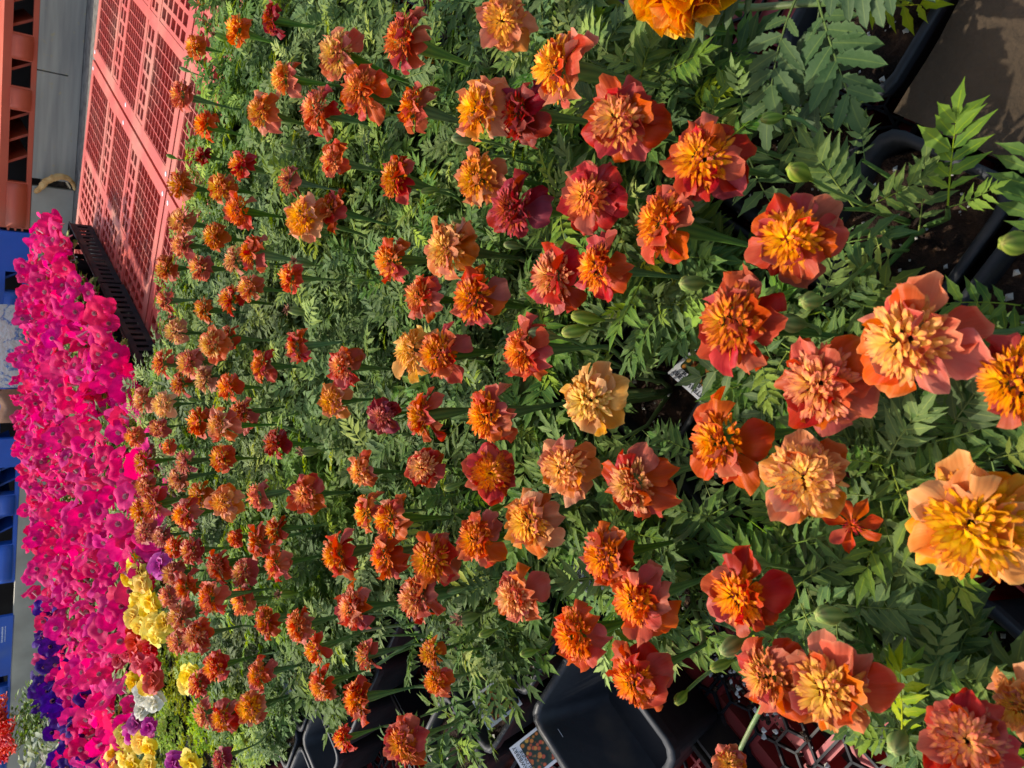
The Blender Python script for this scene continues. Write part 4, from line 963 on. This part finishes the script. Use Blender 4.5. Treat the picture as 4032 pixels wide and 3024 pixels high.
# empty black pots
E_LAB = {(2, 9): 'empty black pot in the dark gap, farthest from the photo\'s bottom edge', (2, 10): 'empty black pot, second from the photo\'s bottom edge in the dark gap',
         (2, 11): 'empty black pot cut by the photo\'s bottom edge in the dark gap', (2, 12): 'empty black pot just below the photo\'s bottom edge'}
for (i, j) in sorted(EMPTY):
    p = uv(UG + PITCH_P * (i + .5), VG + PITCH_P * (j + .5), .012); t = thing('empty_pot', E_LAB[(i, j)], 'pot', p, 'empty black pots left in the trays', A); link('pot', EMPTY_ME, t)
big_empty = pot_mb(.152, .104, bottom=.010, lip=.007).mesh('pot', M_pot)
t = thing('empty_pot', 'large empty black pot between the two label pots and the mesh, bottom of the photo', 'pot', uv(.219, .609, .012), 'empty black pots left in the trays', A); link('pot', big_empty, t)
# spilled soil on the mesh by the empty pot
r = random.Random(3); mb = MB()
for k in range(260):
    q = uv(.19 + r.gauss(0, .05), .505 + r.gauss(0, .016), .008); mb.add(chip(r, r.choice((.0012, .002, .003, .004))), Matrix.Translation(q), r.choice((0, 0, 1)))
o = stuff(link('spilled_soil', mb.mesh('spilled_soil', M_soil, M_perl))); tag(o, 'crumbs of spilled soil and white perlite on the tray mesh', 'soil')

# broad leaved marigold with the orange pompom
pp = uv(UG + PITCH_P * .5, VG - PITCH_P * .5, .012)
t = thing('potted_marigold', 'tall marigold with a big orange pompom bloom and broad grey green leaves, top edge', 'marigold', pp, None, A)
inv = (Matrix.Translation(pp) @ Matrix.Rotation(A, 4, 'Z')).inverted()
link('pot', POT_ME, t); link('soil', SOIL_ME[1], t); stuff(link('perlite', PERL_ME[1], t))
P = Vector((.277, .318, .235)); D = .078; n_ = Vector((-.1, -.25, 1)).normalized()
r = random.Random(8); mb = MB()
PP = [petal(700 + i, L=.36, W=.15, cup=.12, ruffle=.07, curl=.06, nu=4, nv=3) for i in range(8)]
ball = MB(); ball.grid(12, 8, lambda a, b: ((.26 * cos(a * 2 * pi) * sin(b * pi), .26 * sin(a * 2 * pi) * sin(b * pi), .22 * cos(b * pi)), (.3, .5, 0)))
head = link('flower', ball.mesh('flower', M_pomp), t, inv @ TRS(P, n_, 0, D))
PPM = [q.mesh('petal', M_pomp) for q in PP]
for k in range(150):
    f = (k + .5) / 150; th = k * 2.39996; lat = 1.9 * sqrt(f)
    d = Vector((sin(lat) * cos(th), sin(lat) * sin(th), cos(lat)))
    M = Matrix.Translation(d * .17) @ Matrix.Rotation(th, 4, 'Z') @ Matrix.Rotation(lat - pi / 2 - .25 + r.uniform(-.2, .2), 4, 'Y') @ Matrix.Rotation(r.uniform(-.6, .6), 4, 'X')
    link('petal', r.choice(PPM), head, M)
link('calyx', CALYX_ME, head)
foot = inv @ (P - n_ * D); mb = MB(); mb.tube(bezier(Vector((0, 0, POT_H - .01)), foot, Vector((0, 0, .14)), foot - Vector((0, 0, .03))), .0028); link('stem', mb.mesh('stem', M_stem), t)
c0 = Vector((0, 0, POT_H + .02)); winv = (Matrix.Rotation(A, 4, 'Z')).inverted()
for (tx, ty, tz, ln) in ((-.075, -.02, .06, .105), (-.02, -.085, .055, .105), (.02, -.10, .03, .115), (.03, -.04, .09, .11), (-.09, .05, .07, .10), (.02, .09, .08, .11), (.09, .02, .06, .11), (-.05, -.06, .10, .08), (.0, .06, .10, .09), (-.10, .01, .03, .09)):
    d = (winv.to_3x3() @ Vector((tx, ty, 0))).normalized(); hh = Vector((0, 0, .03 + tz * .6)); q = d.to_track_quat('X', 'Z').to_matrix().to_4x4()
    link('leaf', r.choice(BROAD), t, Matrix.Translation(c0 + hh * .8 + d * .012) @ q @ Matrix.Rotation(-.12, 4, 'Y') @ Matrix.Scale(ln, 4))
for k in range(5):
    a = r.uniform(-2.2, -.6); link('leaf', r.choice(LEAF_ME), t, Matrix.Translation((0, 0, POT_H + .004)) @ Matrix.Rotation(a - A, 4, 'Z') @ Matrix.Rotation(-.2, 4, 'Y') @ Matrix.Scale(.06, 4), [M_leaf_lime])
# brown sheets added over the near corner, standing in for the lens blur
mb = MB()
def veil_fn(a, b):
    u, v = UG - .004 - a * .9, -PITCH_P * .03 - b * .7; p = uv(u, v, .104 + .008 * noise.noise(Vector((a * 14, b * 12, 0))) + .002 * noise.noise(Vector((a * 90, b * 80, 4))))
    return p, (a, b, 0)
def veil_fn2(a, b):
    u, v = UG + .5 - a * .5, -PITCH_P * 1.04 - b * .6; p = uv(u, v, .104 + .008 * noise.noise(Vector((a * 10, b * 12, 7))) + .002 * noise.noise(Vector((a * 70, b * 80, 4))))
    return p, (a, b, 0)
mb.grid(40, 40, veil_fn)
o = link('brown_veil_sheet', mb.mesh('brown_veil_sheet', M_veil)); tag(o, 'dark brown sheet added for the out of focus veil in the upper right corner', 'mat')
mb = MB(); mb.grid(40, 30, veil_fn2)
o = link('brown_veil_sheet', mb.mesh('brown_veil_sheet', M_veil)); tag(o, 'added dark brown sheet behind the orange pompom marigold, at the top edge', 'mat')

# ------------------------------------------------------------------ plant labels
def text_mesh(s, size, name='lettering'):
    cu = bpy.data.curves.new(name, 'FONT'); cu.body = s; cu.size = size; cu.align_x = 'LEFT'; cu.extrude = .00012; cu.resolution_u = 2
    o = bpy.data.objects.new('tmp', cu); C.objects.link(o); dg = bpy.context.evaluated_depsgraph_get(); me = bpy.data.meshes.new_from_object(o.evaluated_get(dg)); bpy.data.objects.remove(o)
    me.materials.clear(); me.materials.append(M_ink); me.name = name; return me
T1 = text_mesh('STRAWBERRY', .0088); T2 = text_mesh('BLONDE', .0088)
CW, CH = .062, .070
mbc = MB(); mbc.box(0, CW, -CH, 0, -.0006, 0); mbc.box(CW * .38, CW * .62, -CH - .012, -CH, -.0006, 0); CARD_ME = mbc.mesh('card', M_white)
mbp = MB(); ring = [(x + CW / 2, y - .018 - .024, .0003) for x, y, z in rsq(.026, .004, 0)]
ids = [mbp.vert((CW / 2 + (x - CW / 2) , y, z)) for x, y, z in ring]; mbp.face(ids, 0, False); PIC_ME = mbp.mesh('picture', M_pic); PICR_ME = mbp.mesh('picture', M_picred)
def card(u, v, z, label, tilt=.75, yaw=0.0, red=False, s=1.0, away=False):
    yv = E2.cross(Vector((0, 0, 1)))
    R_ = E1; Uv = (Vector((0, 0, 1)) * cos(tilt) + E2 * sin(tilt)).normalized(); Nn = R_.cross(Uv)
    if away: R_ = -E1; Uv = (Vector((0, 0, 1)) * cos(tilt) - E2 * sin(tilt)).normalized(); Nn = R_.cross(Uv)
    M = Matrix(((R_.x, Uv.x, Nn.x, 0), (R_.y, Uv.y, Nn.y, 0), (R_.z, Uv.z, Nn.z, 0), (0, 0, 0, 1)))
    p = uv(u, v, z); M = Matrix.Translation(p) @ Matrix.Rotation(yaw, 4, 'Z') @ M @ Matrix.Scale(s, 4)
    t = thing('plant_label', label, 'plant label', p, 'printed plant labels stuck in the pots' if not red else 'red picture labels in the petunia pots'); t.matrix_world = M
    link('card', CARD_ME, t); link('picture', PICR_ME if red else PIC_ME, t)
    if not red:
        link('lettering', T1, t, Matrix.Translation((.004, -.0095, .0004))); link('lettering', T2, t, Matrix.Translation((.014, -.0172, .0004)))
card(.314, .728, .140, 'white plant label with a bloom photo, beside the empty black pot', s=.68)
card(.238, .712, .140, 'white plant label with a bloom photo, at the bottom edge beside the black pot', s=.68)
card(.290, .480, .140, 'white plant label tucked under a salmon bloom, its photo hidden', s=.68)
card(.300, .250, .135, 'white plant label leaning in shade beside a gap of bare soil', tilt=1.0, s=.68)
card(.690, 1.18, .140, 'white plant label with a bloom photo beside the long dark gap', s=.68)
card(.715, .720, .140, 'white plant label under a burnt orange bloom, its corner on dark soil', s=.68)
card(.690, .945, .140, 'white plant label behind two green buds left of the middle', s=.68)
for k_, (u_, v_) in enumerate(((3.00, 0), (2.90, 0), (2.60, 0), (2.34, 0), (2.16, 0), (2.0, 0))):
    card(u_, 1.39 + .132 * (u_ - 1.9) + .035, .150, 'red picture label in a petunia pot, %s from the bare pallets end' % ('first', 'second', 'third', 'fourth', 'fifth', 'sixth')[k_], tilt=.2, red=True, s=.75)


# ------------------------------------------------------------------ petunias
def scatter(poly, step, seed, jit=.4):
    r = random.Random(seed); xs = [p[0] for p in poly]; ys = [p[1] for p in poly]; out = []
    us = [touv(p)[0] for p in poly]; vs = [touv(p)[1] for p in poly]
    a = min(us); row = 0
    while a < max(us) + step:
        b = min(vs) + (row % 2) * step / 2
        while b < max(vs) + step:
            q = uv(a + r.uniform(-jit, jit) * step, b + r.uniform(-jit, jit) * step)
            if in_poly(q.x, q.y, poly): out.append(q)
            b += step
        a += step; row += 1
    return out
def where(p, z=.22):
    x, y = pct((p.x, p.y, z)); return '%d percent across and %d percent down the photo' % (min(99, max(1, round(x))), min(99, max(1, round(y))))
def uniq(desc, p, z=.22):
    x, y = pct((p.x, p.y, z)); x = min(99, max(1, round(x))); y = min(99, max(1, round(y)))
    while True:
        lab = '%s, %d percent across and %d percent down the photo' % (desc, x, y)
        if lab not in used_labels: used_labels[lab] = 1; return lab
        y = y + 1 if y < 99 else y - 3; x += (y < 4)
def bed(poly, pstep, fstep, D, ztop, zvar, seed, desc, name, cat, group, mats, bush, blooms, pots=True, tint=None):
    r = random.Random(seed); plants = scatter(poly, pstep, seed, .12); fls = scatter(poly, fstep, seed + 1, .42); roots = []; rows = []
    for p in plants:
        if name == 'pink_petunia':
            u_, v_ = touv(p); p = uv(u_, max(v_, 1.39 + .132 * (u_ - 1.9) + .12))
        x, y = pct((p.x, p.y, ztop))
        if y > 112 or y < -12: continue
        rz = r.uniform(0, 6.28); t = thing(name, desc, cat, (p.x, p.y, .012), group, rz); link('pot', POT_ME, t, Matrix.Rotation(A - rz, 4, 'Z'))
        link('soil', r.choice(SOIL_ME), t, Matrix.Rotation(A - rz, 4, 'Z'))
        stuff(link('foliage', r.choice(bush), t, Matrix.Translation((0, 0, POT_H - .01)) @ Matrix.Scale(pstep / .22, 4) @ Matrix.Diagonal((1, 1, (ztop - .12) / .17 / (pstep / .22), 1))))
        rows.append((t, desc, x, y)); roots.append((p, t, (Matrix.Translation((p.x, p.y, .012)) @ Matrix.Rotation(rz, 4, 'Z')).inverted()))
    for q in fls:
        x, y = pct((q.x, q.y, ztop))
        if y > 106 or y < -6: continue
        P, t, inv = min(roots, key=lambda e: (e[0] - q).length); 
        if (P - q).length > pstep * 1.1: continue
        z = ztop - (P - q).length / pstep * .045 + r.uniform(-zvar, zvar * .6); c = Vector((q.x, q.y, z)); tcv = to_cam(c)
        n = (Vector((r.uniform(-1, 1), r.uniform(-1, 1), .4 + r.random() * .5)) + tcv * r.uniform(0, .8)).normalized(); m = r.choice(mats)
        link(blooms[0].name.split('.')[0] if 0 else 'bloom', r.choice(blooms), t, inv @ TRS(c, n, r.uniform(0, 6), D * r.uniform(.8, 1.12)), [m] + ([M_ptube] if len(blooms[0].materials) > 1 else []))
    rank_labels(rows, PMARKS); return roots
pinkr = bed(PINK, .235, .064, .074, .235, .035, 51, 'hot pink petunia plant in full bloom', 'pink_petunia', 'petunia', 'hot pink petunias massed on black flats', [M_pink, M_pink, M_pink, M_rose], PBUSH, PETU_ME)
# blooms hanging over the near side of the flats, with green showing below them
r = random.Random(77)
for k in range(46):
    f = k / 45; u, v = 1.84 + f * 1.36, 1.445 + f * .125 + (.0 if k % 2 else .035); c = uv(u + r.uniform(-.03, .03), v + r.uniform(-.05, .05), r.uniform(.13, .25) - .03)
    P, t, inv = min(pinkr, key=lambda e: (e[0].xy - c.xy).length)
    n = (Vector((r.uniform(-.6, .6), -.5, .5)) - E2 * r.uniform(0, .6)).normalized(); link('bloom', r.choice(PETU_ME), t, inv @ TRS(c, n, r.uniform(0, 6), .082 * r.uniform(.8, 1.1)), [r.choice((M_pink, M_pink, M_rose)), M_ptube])
bed(PURP, .19, .085, .075, .25, .03, 61, 'deep violet petunia plant with lime tips', 'violet_petunia', 'petunia', 'violet petunias behind the pink ones', [M_purp], PBUSH, PETU_ME)
# shallow black flats under the petunias: slotted sides
def flat_parts(L, Wd, H=.075):
    xs = rib_lines(0, L, 14, .022); side = lambda y0: holed(xs, [0, .018, H - .020, H], lambda i, j: not (i % 2 == 1 and j == 1), y0, y0 + .003, lambda x, y, z: (x, z, y))
    ys = rib_lines(.0035, Wd - .0035, 9, .022); end = lambda x0: holed(ys, [0, .018, H - .020, H], lambda i, j: not (i % 2 == 1 and j == 1), x0, x0 + .003, lambda x, y, z: (z, x, y))
    rim = rim_mb(L + .012, Wd + .012, .010, lip=.01)
    bt = MB(); bt.box(.004, L - .004, .004, Wd - .004, .001, .004)
    return [('side_wall', side(0).mesh('side_wall', M_tray)), ('side_wall', side(Wd - .003).mesh('side_wall', M_tray)), ('end_wall', end(0).mesh('end_wall', M_tray)), ('end_wall', end(L - .003).mesh('end_wall', M_tray)),
            ('rim', rim.mesh('rim', M_tray)), ('base', bt.mesh('base', M_tray))]
FP = flat_parts(.56, .40)
def flat(u, v, rot, label):
    t = thing('black_flat', label, 'flat', uv(u, v, .002), 'black slotted flats holding the petunias', A + rot)
    for n, me in FP: link(n, me, t, Matrix.Translation((-.006, -.006, .072)) if n == 'rim' else None)
for k, (u, v, rot) in enumerate(((2.62, 1.475, .10), (2.03, 1.415, .085), (1.44, 1.38, .05))):
    flat(u, v, rot, ('black slotted flat at the upper end of the pink petunias, beside the bare pallets', 'black slotted flat in the middle of the petunia row, next to the marigolds', 'black slotted flat under the petunias, hidden by marigold blooms')[k])
    flat(u - .03, v + .415, rot, 'black slotted flat buried under the pink petunias, %s' % ('near their upper end', 'in their middle', 'near their lower end')[k])

# ------------------------------------------------------------------ moss roses (needle leaves, small double blooms)
mroots = bed(PORT, .155, 9.0, .05, .20, .01, 71, 'lime green moss rose clump with small bright blooms', 'moss_rose', 'moss rose', 'moss roses in mixed colours', [MOSSM['Y']], MOSS_ME, MOSSB)
for (x, y, c) in MOSS:
    if not mroots: break
    q = Vector((x, y, 0)); P, t, inv = min(mroots, key=lambda e: (e[0].xy - q.xy).length); z = .21 + r.uniform(-.01, .012)
    link('bloom', r.choice(MOSSB), t, inv @ TRS(Vector((x, y, z)), Vector((r.uniform(-.3, .3), -.45, .8)).normalized(), r.uniform(0, 6), r.uniform(.050, .064)), [MOSSM[c]])
# scarlet spikes and a silver leaved plant in the lower left corner
def spike_mb(seed):
    rr = random.Random(seed); mb = MB()
    for k in range(40):
        z = .02 + .10 * k / 40; th = k * 2.4; mb.add(P_LO[k % 5], Matrix.Translation((0, 0, z)) @ Matrix.Rotation(th, 4, 'Z') @ Matrix.Rotation(-.5 - .5 * k / 40, 4, 'Y') @ Matrix.Scale(.075 * (1.1 - .6 * k / 40), 4))
    return mb.mesh('bloom', M_salv)
SPK = [spike_mb(i) for i in range(2)]
srows = []
for k, (x, y) in enumerate([(-1.356, 3.965), (-1.338, 3.813), (-1.415, 3.961), (-1.389, 3.792), (-1.476, 3.991), (-1.446, 3.836), (-1.518, 3.983), (-1.326, 3.717), (-1.376, 3.698)]):
    x *= 1.14; y *= 1.14
    if k % 2: continue
    p = Vector((x, y, 0)); t = thing('scarlet_spike_plant', 'red orange spiky flower plant', 'flower', (x, y, .012), 'red orange spikes in the lower left corner')
    srows.append((t, 'red orange spiky flower plant', *pct((x, y, .25)))); link('pot', POT_ME, t); stuff(link('foliage', PBUSH[k % 4], t, Matrix.Translation((0, 0, POT_H - .01)) @ Matrix.Scale(.75, 4)))
    for q in range(4): link('bloom', SPK[q % 2], t, Matrix.Translation((.05 * cos(q * 1.6), .05 * sin(q * 1.6), .19 + .02 * (q % 2))) @ Matrix.Rotation(q, 4, 'Z'))
rank_labels(srows, PMARKS)
sil = bush_mb(91, 150, .13, .2, .06, .010, .02).mesh('foliage', M_silver)
for (x, y, lab) in ((-1.50, 3.60, 'silver leaved plant in the photo\'s lower left corner'), (-1.34, 3.36, 'silver leaved plant beside the violet petunias at the bottom edge')):
    t = thing('silver_leaf_plant', lab, 'plant', (x, y, .012), 'silver leaved plants in the lower left corner'); link('pot', POT_ME, t); stuff(link('foliage', sil, t, Matrix.Translation((0, 0, POT_H - .02))))
